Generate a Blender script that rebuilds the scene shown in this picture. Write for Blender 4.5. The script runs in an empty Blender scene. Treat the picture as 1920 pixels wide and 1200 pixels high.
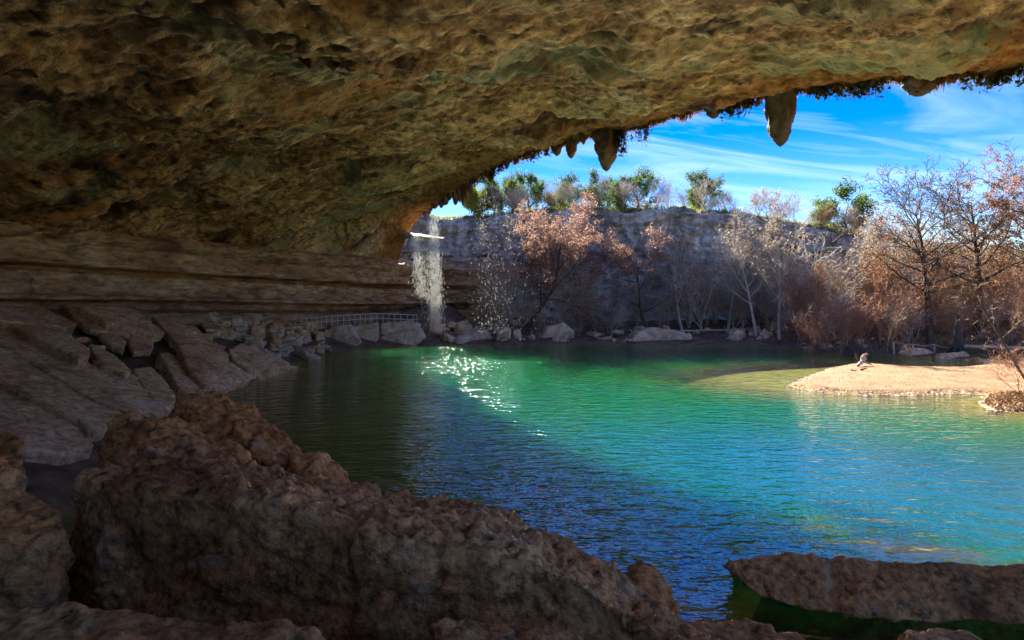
import bpy, bmesh, math, random
import numpy as np
from mathutils import Vector

# ------------------------------------------------------------------ camera, sky, sun, exposure
SC = bpy.context.scene
COL = SC.collection
F, HV, CH = 1070.0, 554.0, 5.0            # focal length in photo pixels, horizon row, eye height over the water
cam = bpy.data.cameras.new('camera'); camo = bpy.data.objects.new('camera', cam); COL.objects.link(camo)
cam.sensor_width = 36; cam.lens = 36 * F / 1920; cam.shift_y = -(600 - HV) / 1920
cam.clip_start = .05; cam.clip_end = 6000
camo.location = (0, 0, CH); camo.rotation_euler = (math.radians(90), 0, 0)
SC.camera = camo

SUN_EL, SUN_AZ = math.radians(31), math.radians(-5)       # azimuth from +Y, negative = left
world = bpy.data.worlds.new('World'); SC.world = world; world.use_nodes = True
nt = world.node_tree; nt.nodes.clear()
def N(tree, typ, **kw):
    n = tree.nodes.new(typ)
    for k, v in kw.items():
        if k.startswith('i_'):
            key = k[2:]
            n.inputs[int(key) if key.isdigit() else key].default_value = v
        else: setattr(n, k, v)
    return n
out = N(nt, 'ShaderNodeOutputWorld'); bg = N(nt, 'ShaderNodeBackground'); bg.inputs['Strength'].default_value = .05
sky = N(nt, 'ShaderNodeTexSky', sky_type='NISHITA', sun_disc=False)
sky.sun_elevation = SUN_EL; sky.sun_rotation = SUN_AZ; sky.air_density = 1.0; sky.dust_density = .0; sky.ozone_density = 2.5
hsv = N(nt, 'ShaderNodeHueSaturation'); hsv.inputs['Saturation'].default_value = 1.6; hsv.inputs['Value'].default_value = .64; hsv.inputs['Hue'].default_value = .53
nt.links.new(sky.outputs[0], hsv.inputs['Color'])
# thin cirrus, on a flat layer high above
tc = N(nt, 'ShaderNodeTexCoord'); sx = N(nt, 'ShaderNodeSeparateXYZ'); nt.links.new(tc.outputs['Generated'], sx.inputs[0])
za = N(nt, 'ShaderNodeMath', operation='MAXIMUM', i_1=.02); nt.links.new(sx.outputs['Z'], za.inputs[0])
zb = N(nt, 'ShaderNodeMath', operation='ADD', i_1=.28); nt.links.new(za.outputs[0], zb.inputs[0])
dx = N(nt, 'ShaderNodeMath', operation='DIVIDE'); dy = N(nt, 'ShaderNodeMath', operation='DIVIDE')
nt.links.new(sx.outputs['X'], dx.inputs[0]); nt.links.new(zb.outputs[0], dx.inputs[1])
nt.links.new(sx.outputs['Y'], dy.inputs[0]); nt.links.new(zb.outputs[0], dy.inputs[1])
cb = N(nt, 'ShaderNodeCombineXYZ'); nt.links.new(dx.outputs[0], cb.inputs[0]); nt.links.new(dy.outputs[0], cb.inputs[1])
mp = N(nt, 'ShaderNodeMapping'); mp.inputs['Rotation'].default_value = (0, 0, math.radians(-62)); mp.inputs['Scale'].default_value = (.8, 3.4, 1)
nt.links.new(cb.outputs[0], mp.inputs[0])
n1 = N(nt, 'ShaderNodeTexNoise'); n1.inputs['Scale'].default_value = 1.1; n1.inputs['Detail'].default_value = 7; n1.inputs['Roughness'].default_value = .56; n1.inputs['Distortion'].default_value = 2.0
nt.links.new(mp.outputs[0], n1.inputs['Vector'])
rp = N(nt, 'ShaderNodeValToRGB'); rp.color_ramp.elements[0].position = .44; rp.color_ramp.elements[1].position = .78
rp.color_ramp.elements[0].color = (0, 0, 0, 1); rp.color_ramp.elements[1].color = (.72, .72, .72, 1)
nt.links.new(n1.outputs[0], rp.inputs[0])
mx = N(nt, 'ShaderNodeMix', data_type='RGBA'); nt.links.new(rp.outputs[0], mx.inputs[0]); nt.links.new(hsv.outputs[0], mx.inputs[6])
mx.inputs[7].default_value = (2.3, 3.1, 3.8, 1)
nt.links.new(mx.outputs[2], bg.inputs[0]); nt.links.new(bg.outputs[0], out.inputs[0])

sl = bpy.data.lights.new('sun', 'SUN'); slo = bpy.data.objects.new('sun', sl); COL.objects.link(slo)
sl.energy = 4.6; sl.angle = math.radians(.53); sl.color = (1, .93, .82)
sdir = Vector((math.sin(SUN_AZ) * math.cos(SUN_EL), math.cos(SUN_AZ) * math.cos(SUN_EL), math.sin(SUN_EL)))
slo.rotation_euler = sdir.to_track_quat('Z', 'Y').to_euler(); slo.location = sdir * 200
vs = SC.view_settings; vs.view_transform = 'Standard'; vs.look = 'None'; vs.exposure = 3.0; vs.gamma = 1; vs.use_curve_mapping = False
SC.render.engine = 'CYCLES'
cy = SC.cycles; cy.max_bounces = 10; cy.diffuse_bounces = 6; cy.glossy_bounces = 3; cy.transparent_max_bounces = 12; cy.transmission_bounces = 3
cy.use_denoising = True; cy.caustics_reflective = True; cy.caustics_refractive = False; cy.sample_clamp_indirect = 12; cy.sample_clamp_direct = 60

# ------------------------------------------------------------------ helpers
RNG = np.random.default_rng(7)
random.seed(7)
def P(u, v, d): return np.array([(u - 960) / F * d, d, CH + (HV - v) / F * d])
def PZ(u, v, z): return P(u, v, (CH - z) * F / (v - HV))
def Wp(u, v): d = CH * F / (v - HV); return ((u - 960) / F * d, d)

_perm = np.random.default_rng(3).permutation(256); _perm = np.concatenate([_perm, _perm, _perm])
_g = np.random.default_rng(4).normal(size=(256, 3)); _g /= np.linalg.norm(_g, axis=1)[:, None]
def pnoise(p):
    p = np.asarray(p, float); i = np.floor(p).astype(int); f = p - i; i &= 255
    w = f * f * f * (f * (f * 6 - 15) + 10)
    res = 0
    for a in (0, 1):
        wa = w[:, 0] if a else 1 - w[:, 0]
        for b in (0, 1):
            wb = w[:, 1] if b else 1 - w[:, 1]
            for c in (0, 1):
                wc = w[:, 2] if c else 1 - w[:, 2]
                h = _perm[_perm[_perm[(i[:, 0] + a) & 255] + ((i[:, 1] + b) & 255)] + ((i[:, 2] + c) & 255)]
                g = _g[h]
                res = res + wa * wb * wc * (g[:, 0] * (f[:, 0] - a) + g[:, 1] * (f[:, 1] - b) + g[:, 2] * (f[:, 2] - c))
    return res * 1.5
def fbm(p, o=4, gain=.5, ridged=False):
    p = np.asarray(p, float); s = 0; a = 1.0
    for k in range(o):
        n = pnoise(p * 2.03 ** k + k * 17.3)
        s = s + a * ((1 - 2 * np.abs(n)) if ridged else n); a *= gain
    return s

def cells(p):
    """distance to nearest and second cell point, and a random value per cell"""
    p = np.asarray(p, float); i = np.floor(p).astype(int); f1 = np.full(len(p), 9.0); f2 = f1.copy(); cid = np.zeros(len(p))
    for a in (-1, 0, 1):
        for b in (-1, 0, 1):
            for c in (-1, 0, 1):
                q = i + [a, b, c]; h = _perm[_perm[_perm[q[:, 0] & 255] + (q[:, 1] & 255)] + (q[:, 2] & 255)]
                d = np.linalg.norm(q + .5 + _g[h] * .45 - p, axis=1); n1 = d < f1
                f2 = np.where(n1, f1, np.minimum(f2, d)); cid = np.where(n1, h / 255.0, cid); f1 = np.where(n1, d, f1)
    return f1, f2, cid
def chips(p, s):
    f1, f2, c = cells(p * s + .35 * np.stack([pnoise(p * s), pnoise(p * s + 7), pnoise(p * s + 19)], 1))
    e = sstep(0, .18, f2 - f1); return (c - .5) * e - .35 * (1 - e)
def tag(o, label=None, cat=None, group=None, kind=None):
    if label: o['label'] = label
    if cat: o['category'] = cat
    if group: o['group'] = group
    if kind: o['kind'] = kind
    return o
def link(name, me, parent=None, loc=None):
    o = bpy.data.objects.new(name, me); COL.objects.link(o)
    if loc is not None: o.location = loc
    if parent: o.parent = parent
    return o
def mkmesh(name, V, Fc, mat=None, smooth=True):
    V = np.asarray(V, np.float32); Fc = np.asarray(Fc, np.int32)
    me = bpy.data.meshes.new(name); n, k = Fc.shape
    me.vertices.add(len(V)); me.vertices.foreach_set('co', V.ravel())
    me.loops.add(n * k); me.loops.foreach_set('vertex_index', Fc.ravel())
    me.polygons.add(n); me.polygons.foreach_set('loop_start', np.arange(0, n * k, k, dtype=np.int32))
    me.polygons.foreach_set('use_smooth', np.full(n, smooth, bool))
    me.update(calc_edges=True)
    if mat: me.materials.append(mat)
    return me
def obj(name, V, Fc, mat, parent=None, smooth=True, origin=None):
    V = np.asarray(V, float)
    if origin is not None: V = V - np.asarray(origin)
    return link(name, mkmesh(name, V, Fc, mat, smooth), parent, origin)
def empty(name, loc):
    return link(name, None, None, loc)
def gridfaces(nu, nv, flip=False):
    a = (np.arange(nu - 1)[:, None] * nv + np.arange(nv - 1)[None]).ravel()
    f = np.stack([a, a + 1, a + nv + 1, a + nv], 1)
    return f[:, ::-1] if flip else f
def attr(me, name, vals):
    a = me.attributes.new(name, 'FLOAT', 'POINT'); a.data.foreach_set('value', np.asarray(vals, np.float32))

# ------------------------------------------------------------------ materials
def newmat(name):
    m = bpy.data.materials.new(name); m.use_nodes = True; t = m.node_tree; t.nodes.clear()
    o = N(t, 'ShaderNodeOutputMaterial'); return m, t, o
def ramp(t, stops):
    r = N(t, 'ShaderNodeValToRGB'); e = r.color_ramp.elements
    while len(e) < len(stops): e.new(.5)
    for k, (p, c) in enumerate(stops):
        e[k].position = p; e[k].color = (*c, 1) if len(c) == 3 else c
    return r
def gpos(t, scale=(1, 1, 1), rot=(0, 0, 0)):
    g = N(t, 'ShaderNodeNewGeometry'); m = N(t, 'ShaderNodeMapping'); m.inputs['Scale'].default_value = scale; m.inputs['Rotation'].default_value = rot
    t.links.new(g.outputs['Position'], m.inputs[0]); return m.outputs[0]
def noise(t, vec, scale, detail=6, rough=.6, dist=0):
    n = N(t, 'ShaderNodeTexNoise'); n.inputs['Scale'].default_value = scale; n.inputs['Detail'].default_value = detail
    n.inputs['Roughness'].default_value = rough; n.inputs['Distortion'].default_value = dist
    t.links.new(vec, n.inputs['Vector']); return n.outputs[0]
def mixc(t, fac, a, b, mode='MIX'):
    m = N(t, 'ShaderNodeMix', data_type='RGBA', blend_type=mode)
    for s, v in ((0, fac), (6, a), (7, b)):
        if isinstance(v, (int, float)): m.inputs[s].default_value = v
        elif isinstance(v, tuple): m.inputs[s].default_value = (*v, 1) if len(v) == 3 else v
        else: t.links.new(v, m.inputs[s])
    return m.outputs[2]
def math_(t, op, a, b=None):
    m = N(t, 'ShaderNodeMath', operation=op)
    for s, v in ((0, a), (1, b)):
        if v is None: continue
        if isinstance(v, (int, float)): m.inputs[s].default_value = v
        else: t.links.new(v, m.inputs[s])
    return m.outputs[0]
def rockmat(name, stops, scale=1.0, patch=None, stretch=(1, 1, 1), bump=.5, fine=9.0, pits=True, rough=.9, extra=None, bumpdist=.06, speck=.35, rot=(0, 0, 0), crack=0):
    """fbm colours, larger stains, pits and grain; stops = colour ramp of the stone."""
    m, t, o = newmat(name)
    b = N(t, 'ShaderNodeBsdfPrincipled'); b.inputs['Roughness'].default_value = rough; b.inputs['Specular IOR Level'].default_value = .25
    v = gpos(t, stretch, rot); v0 = gpos(t)
    n_a = noise(t, v, .55 * scale, 8, .62, .4)
    c = ramp(t, stops); t.links.new(n_a, c.inputs[0]); colr = c.outputs[0]
    n_b = noise(t, v, fine * .55 * scale, 7, .7, .2)
    r2 = ramp(t, [(.36, (1 - speck,) * 3), (.5, (1, 1, 1)), (.66, (1 + speck * .9,) * 3)]); t.links.new(n_b, r2.inputs[0])
    colr = mixc(t, 1.0, colr, r2.outputs[0], 'MULTIPLY')
    if patch:
        for pc, sc_, lo, hi in patch:
            n_c = noise(t, v, sc_, 5, .6, .6)
            r3 = ramp(t, [(lo, (0, 0, 0)), (hi, (1, 1, 1))]); t.links.new(n_c, r3.inputs[0])
            colr = mixc(t, r3.outputs[0], colr, pc)
    if crack:
        wv = N(t, 'ShaderNodeVectorMath', operation='ADD'); nn = N(t, 'ShaderNodeTexNoise'); nn.inputs['Scale'].default_value = crack * 1.5; nn.inputs['Detail'].default_value = 5; t.links.new(v0, nn.inputs['Vector'])
        sc2 = N(t, 'ShaderNodeVectorMath', operation='SCALE'); sc2.inputs['Scale'].default_value = .9 / crack; t.links.new(nn.outputs['Color'], sc2.inputs[0]); t.links.new(v0, wv.inputs[0]); t.links.new(sc2.outputs[0], wv.inputs[1])
        cv = N(t, 'ShaderNodeTexVoronoi', feature='DISTANCE_TO_EDGE'); cv.inputs['Scale'].default_value = crack; t.links.new(wv.outputs[0], cv.inputs['Vector'])
        cr = ramp(t, [(.0, (0, 0, 0)), (.022, (1, 1, 1))]); t.links.new(cv.outputs['Distance'], cr.inputs[0])
        colr = mixc(t, 1.0, colr, mixc(t, cr.outputs[0], (.5, .43, .37), (1, 1, 1)), 'MULTIPLY')
    if extra: colr = extra(t, colr)
    t.links.new(colr, b.inputs['Base Color'])
    h = noise(t, v, fine * scale, 9, .68)
    if pits:
        vo = N(t, 'ShaderNodeTexVoronoi'); vo.inputs['Scale'].default_value = fine * .45 * scale
        wv = mixc(t, .12, v, N(t, 'ShaderNodeTexNoise').outputs[1]); t.links.new(v, vo.inputs['Vector'])
        rr = ramp(t, [(.05, (0, 0, 0)), (.35, (1, 1, 1))]); t.links.new(vo.outputs['Distance'], rr.inputs[0])
        h = math_(t, 'ADD', h, math_(t, 'MULTIPLY', rr.outputs[0], .35))
    h = math_(t, 'ADD', h, math_(t, 'MULTIPLY', n_a, 1.2))
    if crack: h = math_(t, 'ADD', h, math_(t, 'MULTIPLY', cr.outputs[0], .8))
    bp = N(t, 'ShaderNodeBump'); bp.inputs['Strength'].default_value = bump; bp.inputs['Distance'].default_value = bumpdist
    t.links.new(h, bp.inputs['Height']); t.links.new(bp.outputs[0], b.inputs['Normal'])
    t.links.new(b.outputs[0], o.inputs[0]); return m

M = {}
M['fore'] = rockmat('foreground_limestone', [(.28, (.25, .075, .018)), (.45, (.58, .23, .065)), (.6, (.74, .335, .105)), (.75, (.82, .46, .19))], 1.0,
                    patch=[((.80, .52, .28), 1.3, .58, .74), ((.18, .07, .03), .8, .6, .72)], bump=1.0, fine=14, bumpdist=.11, speck=.75)
M['fore_pale'] = rockmat('foreground_pale_limestone', [(.28, (.30, .105, .03)), (.45, (.64, .285, .095)), (.6, (.80, .41, .155)), (.75, (.88, .55, .26))], 1.0,
                    patch=[((.86, .60, .34), 1.1, .58, .74), ((.22, .09, .04), .8, .62, .74)], bump=1.0, fine=14, bumpdist=.12, speck=.75)
M['slab'] = rockmat('fallen_slab_limestone', [(.28, (.29, .135, .06)), (.45, (.62, .355, .18)), (.6, (.75, .48, .265)), (.75, (.83, .60, .37))], .8,
                    patch=[((.30, .16, .09), .5, .58, .74), ((.66, .60, .55), .9, .6, .75)], bump=1.0, fine=9, bumpdist=.10, speck=.5)
M['pale'] = rockmat('pale_shore_limestone', [(.28, (.24, .15, .09)), (.45, (.48, .34, .22)), (.6, (.60, .45, .31)), (.75, (.68, .55, .40))], .6,
                    patch=[((.26, .19, .12), .4, .56, .74)], bump=.6, fine=5, bumpdist=.07)
def roof_extra(t, colr):
    a = N(t, 'ShaderNodeAttribute', attribute_name='lip'); n = noise(t, gpos(t), .9, 5, .6)
    f = math_(t, 'ADD', a.outputs['Fac'], math_(t, 'MULTIPLY', math_(t, 'SUBTRACT', n, .5), 1.6))
    r = ramp(t, [(.45, (0, 0, 0)), (.62, (1, 1, 1))]); t.links.new(f, r.inputs[0])
    oc = ramp(t, [(.35, (.16, .055, .015)), (.55, (.38, .17, .045)), (.7, (.42, .26, .08))]); t.links.new(noise(t, gpos(t, (1, 1, 1)), 2.2, 6, .65), oc.inputs[0])
    return mixc(t, r.outputs[0], colr, oc.outputs[0])
M['roof'] = rockmat('cave_roof_limestone', [(.30, (.09, .045, .018)), (.43, (.30, .155, .06)), (.56, (.50, .31, .13)), (.72, (.66, .46, .24))], .5,
                    patch=[((.34, .31, .15), .11, .5, .64), ((.52, .22, .06), .10, .58, .7), ((.05, .025, .014), .15, .56, .66), ((.07, .04, .02), .9, .6, .7)], stretch=(.8, 1.5, 1.5), bump=1.0, fine=7, bumpdist=.22, speck=.75,
                    extra=roof_extra, rot=(0, 0, math.radians(14)))
M['wall'] = rockmat('cave_wall_limestone', [(.28, (.12, .06, .03)), (.45, (.33, .19, .095)), (.6, (.45, .29, .16)), (.75, (.54, .40, .25))], .45,
                    patch=[((.34, .16, .06), .22, .56, .7), ((.05, .04, .035), .5, .62, .72)], stretch=(.6, .6, 1.5), bump=1.0, fine=6, bumpdist=.14, speck=.55)
M['cliff'] = rockmat('far_cliff_limestone', [(.28, (.09, .08, .072)), (.43, (.26, .24, .22)), (.58, (.42, .395, .37)), (.72, (.66, .63, .59))], .6,
                     patch=[((.17, .10, .07), .25, .56, .7), ((.07, .065, .06), .32, .6, .7)], stretch=(.9, .9, .45), bump=1.0, fine=4, bumpdist=.15, speck=.5)
M['tufa'] = rockmat('travertine_tufa', [(.3, (.05, .033, .025)), (.5, (.11, .075, .052)), (.7, (.19, .13, .085))], 1.2, patch=[((.28, .105, .035), .8, .5, .68)], stretch=(1, 1, .4), bump=1, fine=6, bumpdist=.1)
M['ledge'] = rockmat('white_travertine', [(.3, (.30, .27, .22)), (.7, (.46, .43, .37))], 1, bump=.4, fine=5)

def ground_mat():
    m, t, o = newmat('ground_sand_soil')
    b = N(t, 'ShaderNodeBsdfPrincipled'); b.inputs['Roughness'].default_value = .95; b.inputs['Specular IOR Level'].default_value = .15
    v = gpos(t)
    sand = ramp(t, [(.3, (.12, .06, .023)), (.5, (.185, .10, .042)), (.7, (.235, .14, .07))]); t.links.new(noise(t, v, .7, 8, .65), sand.inputs[0])
    gr = ramp(t, [(.34, (.6, .6, .6)), (.5, (1, 1, 1)), (.68, (1.3, 1.3, 1.3))]); t.links.new(noise(t, v, 14, 4, .7), gr.inputs[0])
    sandc = mixc(t, 1.0, sand.outputs[0], gr.outputs[0], 'MULTIPLY')
    soil = ramp(t, [(.3, (.055, .035, .022)), (.5, (.15, .095, .06)), (.7, (.26, .18, .12))]); t.links.new(noise(t, v, .9, 8, .65), soil.inputs[0])
    bed = ramp(t, [(.3, (.10, .07, .014)), (.5, (.20, .145, .032)), (.7, (.28, .20, .06))]); t.links.new(noise(t, v, 1.2, 6, .6), bed.inputs[0])
    a = N(t, 'ShaderNodeAttribute', attribute_name='sand'); a2 = N(t, 'ShaderNodeAttribute', attribute_name='wet')
    c = mixc(t, a.outputs['Fac'], soil.outputs[0], sandc); c = mixc(t, a2.outputs['Fac'], c, bed.outputs[0])
    t.links.new(c, b.inputs['Base Color'])
    bp = N(t, 'ShaderNodeBump'); bp.inputs['Strength'].default_value = .7; bp.inputs['Distance'].default_value = .05
    t.links.new(noise(t, v, 9, 8, .7), bp.inputs['Height']); t.links.new(bp.outputs[0], b.inputs['Normal'])
    t.links.new(b.outputs[0], o.inputs[0]); return m
M['ground'] = ground_mat()

def water_mat():
    m, t, o = newmat('pool_water')
    dep = N(t, 'ShaderNodeAttribute', attribute_name='depth').outputs['Fac']
    # ripples: crossed trains of small waves, patchy
    v1 = gpos(t, (1, 2.6, 1), (0, 0, math.radians(7))); v2 = gpos(t, (1, 2.2, 1), (0, 0, math.radians(-24))); v3 = gpos(t)
    h = math_(t, 'ADD', math_(t, 'MULTIPLY', noise(t, v1, 1.5, 2, .45, .3), .8), math_(t, 'MULTIPLY', noise(t, v2, 1.0, 2, .45, .3), 1.3))
    h = math_(t, 'ADD', h, math_(t, 'MULTIPLY', noise(t, v3, 6.0, 2, .5), .42))
    patch = ramp(t, [(.35, (.45, .45, .45)), (.65, (1, 1, 1))]); t.links.new(noise(t, v3, .09, 3, .5), patch.inputs[0])
    bp = N(t, 'ShaderNodeBump'); bp.inputs['Distance'].default_value = .085
    t.links.new(patch.outputs[0], bp.inputs['Strength']); t.links.new(h, bp.inputs['Height'])
    dif = N(t, 'ShaderNodeSubsurfaceScattering', falloff='BURLEY'); dif.inputs['Scale'].default_value = 11.0; dif.inputs['Radius'].default_value = (.3, 1.0, .9)
    c = ramp(t, [(0, (.10, .08, .02)), (.10, (.055, .09, .016)), (.25, (.008, .082, .015)), (.5, (.001, .072, .018)), (.7, (.001, .068, .024)), (.85, (.001, .06, .05)), (1, (.001, .052, .085))])  # blue end of the depth colours stands in for reflected sky
    t.links.new(math_(t, 'DIVIDE', dep, 6.0), c.inputs[0]); t.links.new(c.outputs[0], dif.inputs['Color'])
    tr = N(t, 'ShaderNodeBsdfTransparent'); tr.inputs['Color'].default_value = (.80, .92, .62, 1)
    al = math_(t, 'SUBTRACT', 1.0, math_(t, 'POWER', 2.718, math_(t, 'MULTIPLY', dep, -1.25)))
    mb = N(t, 'ShaderNodeMixShader'); t.links.new(al, mb.inputs[0]); t.links.new(tr.outputs[0], mb.inputs[1]); t.links.new(dif.outputs[0], mb.inputs[2])
    gl = N(t, 'ShaderNodeBsdfGlossy'); gl.distribution = 'BECKMANN'; gl.inputs['Roughness'].default_value = .055; gl.inputs['Color'].default_value = (1, 1, 1, 1)
    t.links.new(bp.outputs[0], gl.inputs['Normal'])
    fr = N(t, 'ShaderNodeFresnel'); fr.inputs['IOR'].default_value = 2.3; t.links.new(bp.outputs[0], fr.inputs['Normal'])
    bf = N(t, 'ShaderNodeNewGeometry')     # light leaving the water from below passes straight through
    ff = math_(t, 'MULTIPLY', fr.outputs[0], math_(t, 'SUBTRACT', 1.0, bf.outputs['Backfacing']))
    ms = N(t, 'ShaderNodeMixShader'); t.links.new(ff, ms.inputs[0]); t.links.new(mb.outputs[0], ms.inputs[1]); t.links.new(gl.outputs[0], ms.inputs[2])
    t.links.new(ms.outputs[0], o.inputs[0]); return m
M['water'] = water_mat()

def leafmat(name, cols, trans=.4):
    m, t, o = newmat(name)
    g = N(t, 'ShaderNodeNewGeometry'); r = ramp(t, [(k / max(1, len(cols) - 1), c) for k, c in enumerate(cols)])
    t.links.new(g.outputs['Random Per Island'], r.inputs[0])
    d = N(t, 'ShaderNodeBsdfDiffuse'); tl = N(t, 'ShaderNodeBsdfTranslucent'); ms = N(t, 'ShaderNodeMixShader'); ms.inputs[0].default_value = trans
    t.links.new(r.outputs[0], d.inputs[0]); t.links.new(r.outputs[0], tl.inputs[0])
    t.links.new(d.outputs[0], ms.inputs[1]); t.links.new(tl.outputs[0], ms.inputs[2]); t.links.new(ms.outputs[0], o.inputs[0]); return m
M['leaf_green'] = leafmat('evergreen_leaves', [(.035, .07, .018), (.075, .125, .03), (.14, .19, .045)], .5)
M['leaf_lime'] = leafmat('yellow_green_leaves', [(.10, .14, .03), (.22, .25, .05), (.30, .27, .06)])
M['leaf_pink'] = leafmat('withered_pink_leaves', [(.15, .085, .07), (.27, .16, .125), (.40, .27, .20)], .45)
M['leaf_pale'] = leafmat('withered_pale_leaves', [(.19, .145, .10), (.31, .25, .18), (.40, .33, .25)], .45)
M['leaf_rust'] = leafmat('rust_needles', [(.14, .06, .026), (.26, .12, .05), (.36, .20, .09)], .5)
M['litter'] = leafmat('fallen_leaves', [(.10, .055, .03), (.20, .12, .06), (.32, .21, .11)], .1)
M['leaf_orange'] = leafmat('orange_leaves', [(.5, .10, .03), (.6, .18, .05)], .4)
M['moss'] = leafmat('hanging_moss', [(.06, .06, .025), (.22, .11, .03), (.34, .16, .04)], .35)
M['moss_dark'] = leafmat('dark_maidenhair', [(.02, .03, .015), (.05, .06, .03), (.10, .07, .03)], .2)
def barkmat(name, a, b):
    return rockmat(name, [(.3, a), (.7, b)], 1.5, stretch=(1, 1, .3), bump=.4, fine=6, pits=False, bumpdist=.03)
M['bark_dark'] = barkmat('dark_bark', (.035, .026, .02), (.11, .085, .065))
M['bark_brown'] = barkmat('brown_twig_bark', (.24, .15, .09), (.46, .31, .20))
M['bark_red'] = barkmat('reddish_twig_bark', (.27, .14, .08), (.48, .27, .17))
M['bark_pale'] = barkmat('pale_bark', (.34, .29, .23), (.60, .54, .46))
M['wood'] = barkmat('weathered_wood', (.30, .22, .15), (.58, .48, .37))
M['metal'] = rockmat('galvanised_rail', [(.3, (.45, .43, .4)), (.7, (.6, .58, .55))], 2, bump=.1, pits=False, rough=.5)
def dropmat():
    m, t, o = newmat('falling_water')
    d = N(t, 'ShaderNodeBsdfDiffuse'); d.inputs[0].default_value = (.6, .62, .6, 1)
    tl = N(t, 'ShaderNodeBsdfTranslucent'); tl.inputs[0].default_value = (.62, .62, .58, 1)
    gl = N(t, 'ShaderNodeBsdfGlossy'); gl.inputs['Roughness'].default_value = .15
    a = N(t, 'ShaderNodeMixShader'); a.inputs[0].default_value = .65; t.links.new(d.outputs[0], a.inputs[1]); t.links.new(tl.outputs[0], a.inputs[2])
    b = N(t, 'ShaderNodeMixShader'); b.inputs[0].default_value = .2; t.links.new(a.outputs[0], b.inputs[1]); t.links.new(gl.outputs[0], b.inputs[2])
    t.links.new(b.outputs[0], o.inputs[0]); return m
M['drops'] = dropmat()

# ------------------------------------------------------------------ terrain: lake bed, sand bar, banks
WL = [(-4, 6.5), (-7, 8.5), (-9.5, 12), (-11.5, 16), (-13.4, 22.7), Wp(400, 730), Wp(470, 715), Wp(540, 693), Wp(590, 668), Wp(640, 655), Wp(720, 649), Wp(820, 645),
      Wp(900, 646), Wp(960, 648), Wp(1040, 646), Wp(1120, 645), Wp(1190, 646), Wp(1300, 648), Wp(1400, 650), Wp(1480, 654), Wp(1540, 660), Wp(1600, 664), Wp(1680, 667), Wp(1760, 671),
      Wp(1840, 677), Wp(1850, 684), Wp(1790, 690), Wp(1700, 689), Wp(1640, 684), Wp(1600, 682), Wp(1560, 689), Wp(1510, 708), Wp(1476, 722), Wp(1500, 730), Wp(1540, 735), Wp(1620, 741), Wp(1700, 742),
      Wp(1790, 738), Wp(1850, 740), Wp(1835, 757), Wp(1860, 770), Wp(1940, 778), (29, 22), (36, 12), (33, 3), (20, 1.5), (8, 4.2), (3, 5.2), (-1, 6)]
WL = np.array(WL)
def sdist(x, y):
    """signed distance to the waterline, positive on land"""
    p = np.stack([x, y], 1); best = np.full(len(p), 1e9); inside = np.zeros(len(p), bool)
    for a, b in zip(WL, np.roll(WL, -1, 0)):
        ab = b - a; t_ = np.clip(((p - a) @ ab) / (ab @ ab), 0, 1)
        best = np.minimum(best, np.hypot(*(p - a - t_[:, None] * ab).T))
        c = (a[1] > p[:, 1]) != (b[1] > p[:, 1])
        xi = (b[0] - a[0]) * (p[:, 1] - a[1]) / (b[1] - a[1] + 1e-12) + a[0]
        inside ^= c & (p[:, 0] < xi)
    return np.where(inside, -best, best)
def sstep(a, b, x): t_ = np.clip((x - a) / (b - a), 0, 1); return t_ * t_ * (3 - 2 * t_)
def ground_z(x, y):
    x = np.atleast_1d(np.asarray(x, float)); y = np.atleast_1d(np.asarray(y, float))
    d = sdist(x, y)
    wl = 1 - sstep(-9, -6, x); wn = 1 - sstep(8, 13, y)
    wb = sstep(10, 14, x) * sstep(23, 27, y) * (1 - sstep(44.5, 47.5, y))
    k = .16 + .2 * wl; k = k * (1 - wn) + .5 * wn; k = k * (1 - wb) + .035 * wb
    k = k * (1 - wb * (1 - wn)) + .035 * wb
    cap = 3.4 + 3 * wl + 1.5 * wn
    land = cap * (1 - np.exp(-np.maximum(d, 0) * k / cap)) + wb * .16 * sstep(0, .8, d) 
    nz = fbm(np.stack([x * .5, y * .5, 0 * x], 1), 3)
    land = land + .10 * nz * sstep(.3, 2, d) * (1 - .6 * wb) + .25 * nz * sstep(1.5, 5, d) * (1 - wb) 
    dd = np.maximum(-d, 0)
    near = np.minimum(1, 1.25 * np.exp(-(((x - 20) / 15) ** 2 + ((y - 35) / 9.5) ** 2)))
    slope = .55 - .505 * near; wn2 = (1 - sstep(8.6, 11.5, y)) * sstep(.5, 3, x); slope = slope * (1 - wn2) + .05 * wn2
    bed = -4.2 * (1 - np.exp(-dd * slope / 4.2)) - .04 * sstep(0, .3, dd)
    bed = bed - 2.4 * np.exp(-((np.abs(x - 13) / 13) ** 3 + (np.abs(y - 14) / 11) ** 3)) * sstep(1, 6, dd) * (1 - wn2)  # deep hole made up to bring the reflected-sky blue to the right-hand water
    for bu, bv, r, top in ((1690, 1030, 1.1, -.22), (1790, 1042, .9, -.3), (548, 812, 1.5, -.35), (1500, 985, 1.4, -1.3), (610, 720, 2, -.9)):
        bx, by = Wp(bu, bv); g = np.exp(-(((x - bx) / r) ** 2 + ((y - by) / (r * .6)) ** 2) ** 2 * .8); bed = np.maximum(bed, bed * (1 - g) + (top + .12 * nz) * g)
    return np.where(d > 0, land, bed)
def axis(segs):
    r = []
    for a, b, s in segs: r += list(np.arange(a, b - 1e-6, s))
    return np.array(r + [segs[-1][1]])
gx = axis([(-60, -30, 1.5), (-30, 13, .5), (13, 34, .3), (34, 60, .6), (60, 130, 2.5)]); gy = axis([(-25, 0, 1.2), (0, 26, .5), (26, 48, .3), (48, 66, .5), (66, 110, 2)])
X, Y = np.meshgrid(gx, gy, indexing='ij'); X = X.ravel(); Y = Y.ravel(); Z = ground_z(X, Y)
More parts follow.
